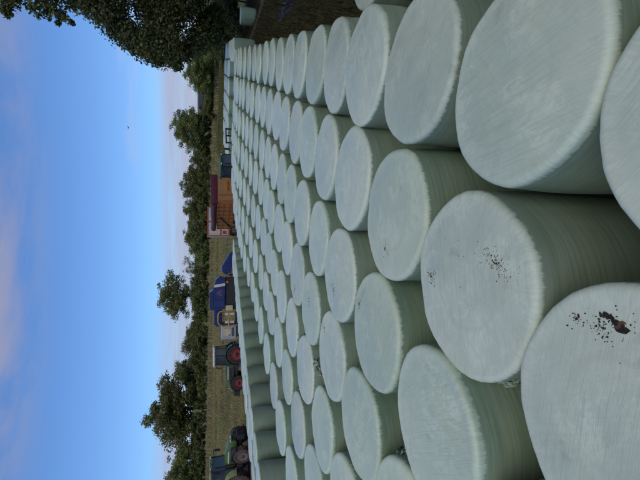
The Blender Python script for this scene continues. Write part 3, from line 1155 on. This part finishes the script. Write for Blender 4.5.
# more of the tree belt beyond the frame, as its shade on the near bales shows
for i, (p, s) in enumerate(((9.2, 19.5), (9.0, 12.0), (8.8, 4.5), (9.0, -3.0))):
    x, y = ps(p, s)
    place_tree('belt_tree', TV[i % 2], (x, y, gz(x, y)), .95, 1.4, i * 2.1,
               'tree of the dark belt beside the bales, %s toward the photographer' % ORD[i], 'tree', 'dark tree belt')

# dark scrub under the big tree
SV = [tree_variant(61 + k, 3, 4.4, 44, .1, 110, LEAFD, .0, .5) for k in range(2)]
scrub = [(44, 213, 52, 'dark scrub bush at the far block corner under the big tree'),
         (30, 205, 50, 'tall dark scrub bush behind the lone bale'),
         (14, 203, 46, 'dark scrub bush behind the lone bale toward the picture corner'),
         (-4, 203, 42, 'dark scrub bush at the edge of view behind the track'),
         (52, 214, 62, 'farthest dark scrub bush beside the ragged tree'),
         (20, 218, 42, 'dark scrub bush close behind the lone bale')]
for i, (py, tx, Yd, lab) in enumerate(scrub):
    X, zt = at_px(tx, py, Yd)
    g = gz(X, Yd)
    place_tree('scrub_bush', SV[i % 2], (X, Yd, g - .1), 1.05, max(.7, (zt - g) / 3), i * 1.7, lab, 'bush', 'scrub under the big tree')

# grass, stubble: uncountable
def blades(name, xs, ys, hgt, wid, mat, seed, lean=.35, mask=None):
    rs_ = np.random.RandomState(seed)
    n = len(xs)
    z = ground(xs, ys)
    a = rs_.uniform(0, 6.283, n)
    h = hgt * rs_.uniform(.5, 1.3, n)
    w = wid * rs_.uniform(.6, 1.3, n)
    ta = rs_.uniform(0, 6.283, n)
    tl = lean * h * rs_.random(n)
    p0 = np.stack([xs - np.cos(a) * w, ys - np.sin(a) * w, z - .02], 1)
    p1 = np.stack([xs + np.cos(a) * w, ys + np.sin(a) * w, z - .02], 1)
    p2 = np.stack([xs + np.cos(ta) * tl + np.cos(a) * w * .25, ys + np.sin(ta) * tl + np.sin(a) * w * .25, z + h], 1)
    V = np.stack([p0, p1, p2], 1).reshape(-1, 3)
    me = np_mesh(name, V, np.arange(n * 3), 3)
    o = link_mesh(name, me, mat)
    o['kind'] = 'stuff'
    return o


rs = np.random.RandomState(9)
n = 52000
ry = 36 + 50 * rs.random(n) ** 1.1
ry = np.round(ry / .75) * .75 + rs.normal(0, .07, n)
rx = rs.uniform(-58, 16, n)
keep = rx > -ry * .66 - 3
rx, ry = rx[keep], ry[keep]
o = blades('maize_stubble', rx, ry, .2, .035, blade_mat('stubble_straw', (0.15, 0.14, 0.045), (0.42, 0.37, 0.155)), 1, .6)
o['label'] = 'short pale maize stubble in rows across the field'
o['category'] = 'stubble'
rx = rs.uniform(-62, 34, 14000)
ry = 80.2 + rs.normal(0, .8, 14000) - 6 * (rx > 22)
o = blades('dry_grass', rx, ry, .7, .05, blade_mat('dry_grass_blade', (0.14, 0.12, 0.05), (0.40, 0.33, 0.17)), 2, .5)
o['label'] = 'pale dry grass fringe along the foot of the hedge'
o['category'] = 'grass'
n = 60000
rp = .85 + 27 * rs.random(n) ** 1.3
rsx = rs.uniform(4, 46, n)
gx_, gy_ = UP[0] * rp + US[0] * rsx, UP[1] * rp + US[1] * rsx
trk = np.abs(gy_ - np.interp(gx_, [11.6, 16, 22, 32, 48], [29.8, 29.2, 28.6, 28.2, 29])) < 1.15
kp = ~(trk & (gx_ > 11))
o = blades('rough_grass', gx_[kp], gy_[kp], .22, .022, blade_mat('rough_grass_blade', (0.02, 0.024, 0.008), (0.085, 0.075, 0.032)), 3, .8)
o['label'] = 'rough dark grass on the bank under the big tree'
o['category'] = 'grass'
n = 16000
rp = rs.uniform(-14, 3, n)
rsx = rs.uniform(45, 74, n)
gx_, gy_ = UP[0] * rp + US[0] * rsx, UP[1] * rp + US[1] * rsx
o = blades('meadow_grass', gx_, gy_, .25, .04, blade_mat('meadow_blade', (0.05, 0.065, 0.018), (0.16, 0.15, 0.05)), 4, .8)
o['label'] = 'greener grass strip behind the far block of bales'
o['category'] = 'grass'

# ------------------------------------------------------------------ vehicles
def wheel(parent, c, rad, wid, tyre_m, rim_m, side, lugs=20):
    """side = +1: the outer face looks to +y"""
    w = wid / 2
    t = MB()
    prof = [(rad * .56, -w * .8), (rad * .62, -w), (rad * .86, -w * 1.02), (rad * .955, -w * .86), (rad * .965, 0),
            (rad * .955, w * .86), (rad * .86, w * 1.02), (rad * .62, w), (rad * .56, w * .8)]
    t.lathe_y(prof, (0, 0, 0), 36)
    for k in range(lugs):
        a = 2 * math.pi * k / lugs
        for sgn in (-1, 1):
            a0 = a + (.5 if sgn > 0 else 0) * 2 * math.pi / lugs
            a1 = a0 - .17
            p0 = (math.cos(a0) * rad * .975, sgn * w * .98, math.sin(a0) * rad * .975)
            p1 = (math.cos(a1) * rad * .985, sgn * w * .04, math.sin(a1) * rad * .985)
            t.bar(p0, p1, .05 * rad / .8, .055 * rad / .8)
    e = t.build('wheel', tyre_m, parent, True)
    e.location = c
    r = MB()
    s = side
    r.lathe_y([(rad * .57, s * w * .80), (rad * .575, s * w * .96), (rad * .53, s * w * .985), (rad * .47, s * w * .87), (rad * .30, s * w * .83), (rad * .27, s * w * .87)],
              (0, 0, 0), 28)
    r.build('rim', rim_m, e, True)
    h = MB()
    h.lathe_y([(rad * .18, s * w * .84), (rad * .17, s * w * 1.0), (rad * .12, s * w * 1.06)], (0, 0, 0), 16)
    for k in range(8):
        a = k * math.pi / 4
        h.box((math.cos(a) * rad * .265 - .02, s * w * .84, math.sin(a) * rad * .265 - .02),
              (math.cos(a) * rad * .265 + .02, s * w * .93, math.sin(a) * rad * .265 + .02))
    h.build('hub', M_['black'] if rim_m is not M_['mudrim'] else M_['rubber'], e)
    return e


def tractor(label, loc, rz, sc, paint, fender, roofm, rim, tyre, loader=False, weights=True):
    """front is local +x"""
    t = empty('tractor', loc, rz, sc)
    tag(t, label, 'tractor')
    RR, FR = .86, .66
    for s in (-1, 1):
        wheel(t, (0, s * .88, RR), RR, .56, tyre, rim, s)
        wheel(t, (2.55, s * .88, FR), FR, .46, tyre, rim, s, 18)
    m = MB()
    m.box((-.45, -.28, .62), (1.2, .28, 1.15), .04)
    m.box((1.2, -.22, .62), (3.0, .22, 1.05), .04)
    m.box((-.12, -.85, RR - .12), (.12, .85, RR + .12), .03)
    m.box((2.46, -.85, FR - .09), (2.64, .85, FR + .09), .03)
    m.box((.45, .3, .55), (1.25, .62, .98), .05)
    m.box((.45, -.62, .55), (1.25, -.3, .98), .05)
    m.build('chassis', M_['black'], t)
    # hood, rounded and falling to the front
    m = MB()
    m.prism([(1.02, 1.06), (1.02, 1.80), (1.5, 1.81), (2.3, 1.74), (2.95, 1.58), (3.2, 1.40), (3.26, 1.15), (3.2, 1.0)], -.36, .36, .06)
    hd = m.build('hood', paint, t, True)
    m = MB()
    for k in range(6):
        m.box((3.215, -.24, 1.06 + k * .055), (3.275, .24, 1.085 + k * .055))
    m.build('grille', M_['black'], hd)
    for s in (-1, 1):
        m = MB()
        m.box((3.12, s * .19 - .08, 1.39), (3.225, s * .19 + .08, 1.47), .02)
        m.build('headlight', M_['lamp'], hd)
        m = MB()
        m.box((1.35, s * .366, 1.16), (2.75, s * .372, 1.42), 0)
        for k in range(9):
            m.box((1.4 + k * .15, s * .368, 1.18), (1.47 + k * .15, s * .385, 1.4))
        m.build('side_vent', M_['black'], hd)
        m = MB()
        m.box((1.2, s * .3635, 1.52), (2.35, s * .369, 1.6))
        m.build('stripe', M_['white'] if not loader else M_['palegreen'], hd)
    # cab
    z0, z1 = 1.18, 2.72
    pts = {'fl': ((1.0, .62), (.86, .66)), 'ml': ((.1, .74), (.08, .72)), 'rl': ((-.62, .62), (-.5, .62))}
    m = MB()
    for k, ((xb, yb), (xt, yt)) in pts.items():
        for s in (-1, 1):
            m.bar((xb, s * yb, z0), (xt, s * yt, z1), .07, .07)
    for s in (-1, 1):
        m.bar((1.0, s * .62, z0 + .03), (.1, s * .74, z0 + .03), .06, .1)
        m.bar((.1, s * .74, 1.75), (-.6, s * .62, 1.75), .06, .06)
    m.bar((1.0, -.62, z0 + .03), (1.0, .62, z0 + .03), .06, .08)
    m.bar((-.6, -.62, 1.7), (-.6, .62, 1.7), .06, .08)
    m.box((-.55, -.6, 1.1), (.95, .6, z0), .02)
    m.build('cab_frame', M_['black'], t)

    def pane(a, b, c, d):
        mm = MB()
        vs = [mm.bm.verts.new(q) for q in (a, b, c, d)]
        f = mm.bm.faces.new(vs)
        r = bmesh.ops.extrude_face_region(mm.bm, geom=[f])
        mm.bm.normal_update()
        nn = f.normal.copy()
        for v in [g_ for g_ in r['geom'] if isinstance(g_, bmesh.types.BMVert)]:
            v.co += nn * .012
        return mm.build('window', GLASS, t)
    pane((1.0, -.56, z0 + .08), (1.0, .56, z0 + .08), (.87, .6, z1 - .05), (.87, -.6, z1 - .05))
    pane((-.6, -.56, 1.76), (-.6, .56, 1.76), (-.5, .56, z1 - .05), (-.5, -.56, z1 - .05))
    for s in (-1, 1):
        pane((.96, s * .635, z0 + .08), (.14, s * .745, z0 + .08), (.12, s * .73, z1 - .05), (.83, s * .67, z1 - .05))
        pane((.06, s * .745, 1.8), (-.57, s * .635, 1.8), (-.47, s * .63, z1 - .05), (.05, s * .725, z1 - .05))
    m = MB()
    m.box((-.7, -.78, z1), (1.06, .78, z1 + .17), .06)
    rf = m.build('roof', roofm, t, True)
    for s in (-1, 1):
        m = MB()
        m.box((1.045, s * .5 - .09, z1 + .03), (1.085, s * .5 + .09, z1 + .11), .01)
        m.build('work_light', M_['lamp'], rf)
    # seat and wheel inside, seen through gaps
    m = MB()
    m.box((-.3, -.24, 1.2), (.15, .24, 1.5), .05)
    m.box((-.36, -.22, 1.45), (-.2, .22, 2.05), .05)
    m.build('seat', M_['black'], t)
    # fenders
    for s in (-1, 1):
        m = MB()
        n_ = 14
        pr = []
        for k in range(n_ + 1):
            a = R(8 + 150 * k / n_)
            pr.append((math.cos(a), math.sin(a)))
        for (c0, s0), (c1, s1) in zip(pr, pr[1:]):
            a0 = [(c0 * (RR + .07), s * .52, RR + s0 * (RR + .07)), (c0 * (RR + .07), s * 1.16, RR + s0 * (RR + .07))]
            a1 = [(c1 * (RR + .07), s * .52, RR + s1 * (RR + .07)), (c1 * (RR + .07), s * 1.16, RR + s1 * (RR + .07))]
            b0 = [(c0 * (RR + .1), q[1], RR + s0 * (RR + .1)) for q in a0]
            b1 = [(c1 * (RR + .1), q[1], RR + s1 * (RR + .1)) for q in a1]
            v = [m.bm.verts.new(q) for q in a0 + a1 + b0 + b1]
            for f in ((0, 1, 3, 2), (4, 6, 7, 5), (1, 5, 7, 3), (0, 2, 6, 4)):
                m.bm.faces.new([v[i] for i in f])
        bmesh.ops.remove_doubles(m.bm, verts=m.bm.verts, dist=.001)
        m.build('fender', fender, t, True)
        m = MB()
        for k in range(8):
            a0, a1 = R(35 + 14 * k), R(35 + 14 * (k + 1))
            m.bar((2.55 + math.cos(a0) * (FR + .06), s * .88, FR + math.sin(a0) * (FR + .06)),
                  (2.55 + math.cos(a1) * (FR + .06), s * .88, FR + math.sin(a1) * (FR + .06)), .44, .025)
        m.build('front_fender', M_['black'], t)
        m = MB()
        m.tube([(.98, s * .64, 2.55), (1.12, s * 1.0, 2.58), (1.12, s * 1.08, 2.5)], .032, 6)
        m.box((1.08, s * 1.0 - .05, 2.1), (1.15, s * 1.0 + .13, 2.5), .02)
        m.build('mirror', M_['black'], t)
        m = MB()
        for k in range(3):
            m.box((.62, s * .68, .45 + k * .26), (1.02, s * .92, .48 + k * .26))
        m.bar((.62, s * .8, .45), (.62, s * .72, 1.15), .03)
        m.bar((1.02, s * .8, .45), (1.02, s * .72, 1.15), .03)
        m.build('step', M_['black'], t)
    m = MB()
    m.tube([(1.12, -.5, 1.1), (1.12, -.52, 2.5), (1.05, -.53, 2.66)], [.06, .06, .045], 10)
    m.build('exhaust', M_['black'], t, True)
    m = MB()
    m.box((-1.0, -.4, .5), (-.45, .4, .62), .02)
    m.bar((-.5, -.35, 1.0), (-1.15, -.4, .55), .07)
    m.bar((-.5, .35, 1.0), (-1.15, .4, .55), .07)
    m.bar((-.5, 0, 1.15), (-1.1, 0, .95), .05)
    m.build('rear_linkage', M_['steel'], t)
    if weights:
        m = MB()
        m.box((3.2, -.2, .62), (3.5, .2, .95), .03)
        for k in range(7):
            m.box((3.45, -.42 + k * .122, .5), (3.85, -.42 + k * .122 + .1, 1.02), .02)
        m.bar((3.2, -.3, .8), (3.95, -.42, .5), .07)
        m.bar((3.2, .3, .8), (3.95, .42, .5), .07)
        m.tube([(3.3, -.3, 1.0), (3.6, -.32, 1.2), (3.8, -.25, 1.0)], .025, 6)
        m.tube([(3.3, .2, 1.0), (3.65, .22, 1.25), (3.85, .15, 1.02)], .025, 6)
        m.build('front_weights', M_['black'], t)
    if loader:
        m = MB()
        for s in (-1, 1):
            m.bar((1.2, s * .5, .8), (1.25, s * .52, 1.75), .12, .12)
            m.bar((1.25, s * .52, 1.72), (2.6, s * .52, 2.0), .1, .15)
            m.bar((2.55, s * .52, 2.02), (3.75, s * .52, 1.75), .1, .14)
            m.tube([(1.5, s * .52, 1.2), (2.4, s * .52, 1.85)], .045, 8)
        m.bar((2.7, -.52, 1.95), (2.7, .52, 1.95), .1, .1)
        m.build('loader_arm', M_['black'], t)
        m = MB()
        m.box((3.7, -.75, 1.5), (3.82, .75, 1.62))
        m.box((3.7, -.75, 2.45), (3.82, .75, 2.55))
        for q in (-.7, 0, .7):
            m.box((3.72, q - .05, 1.5), (3.8, q + .05, 2.5))
        for q in (-.45, .45):
            m.tube([(3.78, q, 1.56), (4.6, q, 1.5), (4.95, q, 1.52)], [.04, .035, .012], 6)
        m.build('bale_spike_frame', M_['black'], t)
    return t


def put(px, base_Y):
    X, _ = at_px(240, px, base_Y)
    return X, base_Y, gz(X, base_Y)


X, Y, Z = put(470, 32.5)
tractor('muddy lime green tractor with dark cab glass, brown tyres and black front weights', (X, Y, Z - .03), R(-22), 1.04,
        M_['lime'], M_['palegreen'], M_['palegreen'], M_['mudrim'], M_['rubber'])
X, Y, Z = put(352, 37.5)
tractor('green tractor with white roof and red wheel rims behind the bales', (X, Y, Z - .1), R(184), .95,
        M_['green'], M_['green'], M_['white'], M_['redrim'], M_['rubberb'])
X, Y, Z = put(168, 30.2)
tractor('small dark green tractor with raised bale spikes between trailer and far block', (X, Y, 2.1 - 2.9 * .84), R(-60), .84,
        M_['deepgreen'], M_['deepgreen'], M_['deepgreen'], M_['mudrim'], M_['rubberb'], loader=True, weights=False)

# red trailer standing behind the muddy tractor, cut by the picture's edge
X, Y, Z = put(486, 34.5)
t = empty('hopper_trailer', (X, Y, Z), R(-12))
tag(t, 'faded red trailer with hazard board behind the muddy tractor, at the edge of view', 'trailer')
m = MB()
m.prism([(-2.2, .9), (-2.3, 2.35), (1.05, 2.35), (.9, .9)], -1.15, 1.15, .03)
m.build('body', M_['tan'], t)
m = MB()
for s in (-1, 1):
    m.box((-2.32, s * 1.15 - .04, 2.352), (1.08, s * 1.15 + .04, 2.86))
m.box((1.04, -1.1, 2.354), (1.1, 1.1, 2.85))
m.box((-2.34, -1.1, 2.354), (-2.28, 1.1, 2.85))
m.build('side_extension', M_['brick'], t)
for i in range(5):
    m = MB()
    m.box((-1.9 + i * .62, -1.2, 1.0), (-1.83 + i * .62, -1.152, 2.34))
    m.build('rib', M_['rib'], t)
m = MB()
m.box((-2.1, -.5, .75), (1.8, .5, .9))
m.bar((.8, 0, .8), (2.4, 0, .55), .14)
m.build('frame', M_['black'], t)
for s in (-1, 1):
    wheel(t, (-.9, s * .95, .55), .55, .42, M_['rubber'], M_['mudrim'], s, 16)
hb = MB()
hb.box((.98, -1.28, 1.55), (1.38, -1.25, 1.95))
hb = hb.build('hazard_board', M_['white'], t)
for k in range(3):
    m = MB()
    m.prism([(.99 + k * .13, 1.56), (1.05 + k * .13, 1.56), (1.11 + k * .13 if k < 2 else 1.37, 1.94), (1.05 + k * .13, 1.94)], -1.286, -1.281)
    m.build('stripe', M_['red'], hb)

# ---- orange trailer with maroon rolled cover
X, Y, Z = put(203, 33.0)
t = empty('silage_trailer', (X, Y, Z - .02), R(17))
tag(t, 'orange ribbed silage trailer with a maroon cover rolled along its top', 'trailer')
W, LN, H0, H1 = 2.3, 6.4, .95, 2.32
# local: corner nearest the camera at origin, width to +x, length to +y
m = MB()
m.box((.02, .02, H0), (W - .02, LN - .02, H0 + .1))
m.box((W - .06, .03, H0 + .102), (W, LN - .03, H1))
m.box((.02, LN - .06, H0 + .102), (W - .062, LN, H1))
m.build('body', M_['orange'], t)
for (za, zb) in ((H0 + .102, 1.4), (1.408, 1.86), (1.868, H1)):
    m = MB()
    m.box((0.0, .06, za), (.055, LN - .062, zb), .008)
    m.build('side_panel', M_['orange'], t)
for k in range(8):
    m = MB()
    yy = .10 + k * .88
    m.box((-.07, yy - .05, H0 + .02), (-.002, yy + .05, H1 + .02), .01)
    m.build('rib', M_['rib'], t)
for zz in (1.404, 1.864):
    m = MB()
    m.box((-.045, .16, zz - .035), (-.003, LN - .1, zz + .035))
    m.build('rail', M_['rib'], t)
m = MB()
m.bar((-.09, 3.2, 2.1), (-.09, 6.1, 1.0), .06, .09)
m.build('strut', M_['black'], t)
tg = MB()
tg.box((.06, -.06, H0 - .05), (W - .062, .012, H1 - .02), .012)
tg = tg.build('tailgate', M_['tan'], t)
m = MB()
m.box((.95, -.09, H0 - .02), (1.85, -.062, H1 - .5), .01)
m.build('gate_door', M_['orange'], tg)
for xx in (.12, .62, 2.12):
    m = MB()
    m.box((xx - .04, -.10, H0), (xx + .04, -.063, H1 - .03), .01)
    m.build('gate_rib', M_['rib'], tg)
for k in range(6):                          # a short upright line of worn dark lettering, no longer readable
    m = MB()
    xx = 1.0 + k * .135
    m.box((xx, -.0955, 1.42), (xx + .035, -.0915, 1.6))
    m.box((xx + .055, -.0955, 1.42 + (k % 3) * .04), (xx + .095, -.0915, 1.6 - (k % 2) * .05))
    m.build('lettering', M_['black'], tg)
m = MB()
m.box((-.1, -.1, H1 + .022), (W + .02, .14, 2.86), .05)
c1 = m.build('cover_end', M_['maroon'], t, True)
m = MB()
m.tube([(-.02, .15, 2.6), (-.03, 2.0, 2.62), (-.02, 4.4, 2.56), (-.02, LN, 2.6)], [.24, .25, .23, .22], 14)
m.build('cover_roll', M_['maroon'], t, True)
m = MB()
for k in range(7):
    m.tube([(0.1, .6 + k * .9, 2.36), (1.15, .6 + k * .9, 2.72), (W - .05, .6 + k * .9, 2.36)], .025, 6)
m.build('cover_hoop', M_['steel'], t)
m = MB()
m.box((.5, .2, .72), (.7, LN, H0 - .002))
m.box((1.6, .2, .72), (1.8, LN, H0 - .002))
m.bar((1.15, LN, .8), (1.15, LN + 1.6, .6), .16)
m.build('frame', M_['black'], t)
for yy in (2.4, 3.7):
    for s, xx in ((-1, .25), (1, W - .25)):
        e = wheel(t, (xx, yy, .55), .55, .42, M_['rubber'], M_['mudrim'], s, 16)
        e.rotation_euler = (0, 0, R(-90) if s > 0 else R(-90))
for s, xx in ((-1, .25), (1, W - .35)):
    m = MB()
    m.box((xx - .1, -.08, .82), (xx + .12, -.05, .9))
    m.build('tail_light', M_['red'], t)

# ---- cream and red trailer behind it
X, Y, Z = put(236, 43.0)
t = empty('livestock_trailer', (X, Y, Z), R(4))
tag(t, 'cream slatted trailer with red trim behind the orange trailer', 'trailer')
Hc = 3.05 - Z
m = MB()
m.box((.04, .03, .8), (2.9, 2.3, Hc - .02))
m.build('body', M_['cream'], t)
k = 0
xx = .1
while xx < 2.85:
    m = MB()
    m.box((xx, -.03, 1.0), (xx + .10, .028, Hc - .12), .01)
    m.build('slat', M_['white'], t)
    xx += .16
for zz in (.9, 1.75, Hc - .08):
    m = MB()
    m.box((.0, -.06, zz - .06), (2.94, -.032, zz + .06))
    m.build('rail', M_['red'], t)
for xx in (.0, 1.4, 2.84):
    m = MB()
    m.box((xx, -.09, .85), (xx + .1, -.061, Hc))
    m.build('post', M_['brick'], t)
m = MB()
m.box((.2, -.1, 1.25), (.5, -.064, 1.55))
m.build('lamp_board', M_['red'], t)
m = MB()
m.box((.2, .3, .6), (2.7, 2.0, .798))
m.build('frame', M_['black'], t)
for xx in (.6, 2.3):
    wheel(t, (xx, .2, .42), .42, .3, M_['rubberb'], M_['mudrim'], -1, 14)
    wheel(t, (xx, 2.1, .42), .42, .3, M_['rubberb'], M_['mudrim'], 1, 14)

# ---- blue baler-wrapper
X, Y, Z = put(337, 37.5)
t = empty('baler_wrapper', (X, Y, 0), R(2))
tag(t, 'blue stationary baler and wrapper with hopper, yellow wrapping arch and conveyor', 'farm machine')
gZ = Z
hop = MB()
hop.prism([(2.65, 1.55), (2.55, 2.42), (2.62, 2.80), (4.05, 2.80), (4.28, 2.48), (5.1, 2.30), (5.45, 1.98), (5.25, 1.45)], -.95, 1.0, .03)
hop = hop.build('hopper', M_['blue'], t)
m = MB()
m.box((2.75, -.985, 2.46), (4.0, -.953, 2.78), .01)
m.build('hopper_extension', M_['navy'], hop)
m = MB()
m.prism([(4.62, 1.5), (4.5, 2.42), (4.72, 2.38), (4.86, 1.5)], -.975, -.953)
m.build('pale_stripe', M_['white'], hop)
m = MB()                                   # red emblem: a slanted A with its bar
m.prism([(3.75, 1.75), (3.84, 1.75), (4.04, 2.16), (3.96, 2.2)], -.977, -.953)
m.prism([(4.15, 1.75), (4.25, 1.75), (4.09, 2.2), (4.0, 2.2)], -.980, -.953)
m.prism([(3.85, 1.87), (4.17, 1.87), (4.15, 1.94), (3.88, 1.94)], -.983, -.953)
m.build('emblem', plain('faded_emblem', (.25, .06, .085), .5), hop)
for xx in (2.72, 3.4, 4.42, 5.12):
    m = MB()
    m.box((xx - .04, -1.0, 1.5), (xx + .04, -.955, 2.3 if xx > 4.5 else 2.44))
    m.build('rib', M_['navy'], hop)
m = MB()
m.box((1.25, -.6, 1.75), (2.62, .9, 2.42), .03)
m.box((1.1, -.5, 1.55), (1.3, .8, 2.3), .02)
m.build('bale_chamber', M_['blue'], t)
m = MB()
for k in range(4):
    m.box((1.42 + k * .3, -.63, 1.8), (1.5 + k * .3, -.602, 2.36))
m.build('chamber_rib', M_['navy'], t)
m = MB()
m.prism([(5.7, .95), (5.62, 1.55), (5.85, 1.75), (6.25, 1.78), (7.55, 1.02), (7.5, .8), (6.3, .9)], -.8, .8, .03)
cv = m.build('feed_conveyor', M_['blue'], t)
for k in range(5):
    m = MB()
    x0 = 5.95 + k * .32
    m.box((x0, -.84, 1.05), (x0 + .05, -.802, 1.66 - max(0, k - 1) * .19))
    m.build('conveyor_rib', M_['navy'], cv)
m = MB()
m.box((.2, -.7, gZ + .45), (7.0, -.55, gZ + .7))
m.box((.2, .55, gZ + .45), (7.0, .7, gZ + .7))
m.box((2.6, -.8, .55), (5.3, .8, 1.47))
for xx in (.5, 2.4, 5.5, 6.9):
    m.box((xx, -.68, gZ + .02), (xx + .1, -.58, gZ + 1.2))
    m.box((xx, .58, gZ + .02), (xx + .1, .68, gZ + 1.2))
m.bar((5.3, -.75, .8), (5.8, -.75, 1.5), .1)
m.build('frame', M_['black'], t)
for xx in (3.3, 4.5):
    for s in (-1, 1):
        wheel(t, (xx, s * .9, gZ + .5), .5, .36, M_['rubberb'], M_['mudrim'], s, 16)
m = MB()
ar = [(1.22, -.95, .5), (1.22, -.95, 1.75), (1.32, -.95, 1.98), (1.55, -.95, 2.08), (2.15, -.95, 2.08), (2.4, -.95, 1.96), (2.48, -.95, 1.7), (2.48, -.95, .5)]
m.tube(ar, .055, 8)
m.tube([(a, .95, c) for a, b, c in ar], .055, 8)
m.tube([(1.55, -.95, 2.08), (1.55, .95, 2.08)], .045, 8)
m.tube([(2.15, -.95, 2.08), (2.15, .95, 2.08)], .045, 8)
m.tube([(1.24, -.95, 1.2), (2.46, -.95, 1.25)], .035, 8)
m.build('wrapping_arch', M_['yellow'], t, True)
for s, xx in ((-1, 1.5), (1, 2.2)):
    m = MB()
    m.tube([(xx, -.75, .75), (xx, -.75, 1.5)], .13, 14)
    m.build('film_roll', M_['white'], t, True)
m = MB()
m.box((2.52, -.99, .85), (2.95, -.953, 1.45), .02)
m.build('control_box', M_['cream'], t)
m = MB()
m.box((.0, -.75, .55), (1.15, .75, 1.80), .06)
eb = m.build('engine_housing', M_['grey'], t)
m = MB()
m.box((.3, -.79, 1.0), (.95, -.752, 1.62), .02)
m.build('panel', M_['cream'], eb)
m = MB()
m.box((.25, -.8, .8), (1.0, -.752, .9))
m.box((.33, -.81, 1.1), (.4, -.792, 1.2))
m.build('latch', M_['black'], eb)
m = MB()
m.tube([(4.95, -.98, 1.32), (4.95, -1.08, 1.32)], .09, 12)
m.build('warning_lamp', M_['amber'], t)

# ---- black plastic heap on the bank
xh, yh = ps(2.35, 18.4)
rs = np.random.RandomState(4)
nx_, ny_ = 34, 22
V = []
for j in range(ny_):
    for i in range(nx_):
        u_, v_ = i / (nx_ - 1) * 2 - 1, j / (ny_ - 1) * 2 - 1
        e = max(0, 1 - u_ * u_ - .9 * v_ * v_)
        x, y = xh + u_ * .62, yh + v_ * .9
        hgt = .34 * e ** .7 * (.75 + .5 * mnoise.noise((u_ * 2.2, v_ * 2.2, 1))) + .07 * mnoise.noise((u_ * 7, v_ * 7, 5)) * (e > 0)
        V.append((x + .05 * mnoise.noise((u_ * 6, v_ * 6, 9)), y, gz(x, y) + max(hgt, -.02) - .01 + .012))
I = np.arange(nx_ * ny_).reshape(ny_, nx_)
me = np_mesh('black_tarpaulin', V, np.stack([I[:-1, :-1], I[:-1, 1:], I[1:, 1:], I[1:, :-1]], -1).reshape(-1), 4)
for i, p in enumerate(me.polygons):
    p.use_smooth = (i * 7) % 3 != 0
o = link_mesh('black_tarpaulin', me, M_['tarp'])
tag(o, 'crumpled black plastic sheet heaped on the dark bank beside the bales', 'tarpaulin')

# ---- distant barn on the hill
Yb = 190
X, zt = at_px(196, 96, Yb)
t = empty('barn', (X, Yb, gz(X, Yb) - .3), R(12))
tag(t, 'distant barn with a dark pitched roof on the far hillside', 'barn')
hb = 1.6
m = MB()
m.box((-5, -4, 0), (5, 4, hb))
m.build('wall', M_['wood'], t)
m = MB()
m.prism([(-5.5, 0), (-5.5, .25), (0, 0), (5.5, .25), (5.5, 0)], -1, 1)
m.bm.clear()
vs = [(-5.6, -4.6, hb + .02), (5.6, -4.6, hb + .02), (5.6, 4.6, hb + .02), (-5.6, 4.6, hb + .02), (-5.6, 0, hb + 1.9), (5.6, 0, hb + 1.9)]
bv = [m.bm.verts.new(v) for v in vs]
for f in ((0, 1, 5, 4), (2, 3, 4, 5), (0, 4, 3), (1, 2, 5), (0, 3, 2, 1)):
    m.bm.faces.new([bv[i] for i in f])
m.build('roof', M_['roof'], t)
m = MB()
m.box((-1.2, -4.06, 0), (1.2, -4.002, 2.2))
m.build('door', M_['roof'], t)

# ---- fence posts along the hedge foot
for i, py in enumerate((404, 377, 350)):
    X, _ = at_px(205, py, 79)
    m = MB()
    m.tube([(0, 0, -.2), (.02, 0, 1.25)], [.07, .06], 8)
    o = m.build('fence_post', M_['wood'])
    o.location = (X, 79, gz(X, 79))
    tag(o, 'thin weathered fence post at the hedge foot, %s from the tallest tree' % ORD[i], 'post', 'fence posts at the hedge')

# ---- bird
Yb = 55
X, zt = at_px(128.5, 127.5, Yb)
t = empty('bird', (X, Yb, zt), R(35), .6)
tag(t, 'tiny dark bird flying in the clear blue sky', 'bird')
m = MB()
m.tube([(-.28, 0, 0), (-.12, 0, .01), (.08, 0, .02), (.2, 0, .03), (.27, 0, .03)], [.015, .05, .065, .04, .01], 8)
m.build('body', M_['feather'], t, True)
for s in (-1, 1):
    m = MB()
    a = [(.1, s * .04, .04), (.12, s * .28, .16), (.02, s * .52, .1), (-.06, s * .5, .09), (-.04, s * .26, .14), (-.08, s * .04, .03)]
    v = [m.bm.verts.new(q) for q in a]
    w_ = [m.bm.verts.new((q[0], q[1], q[2] + .012)) for q in a]
    m.bm.faces.new(v)
    m.bm.faces.new(w_[::-1])
    for i in range(6):
        m.bm.faces.new((v[i], w_[i], w_[(i + 1) % 6], v[(i + 1) % 6]))
    m.build('wing', M_['feather'], t)
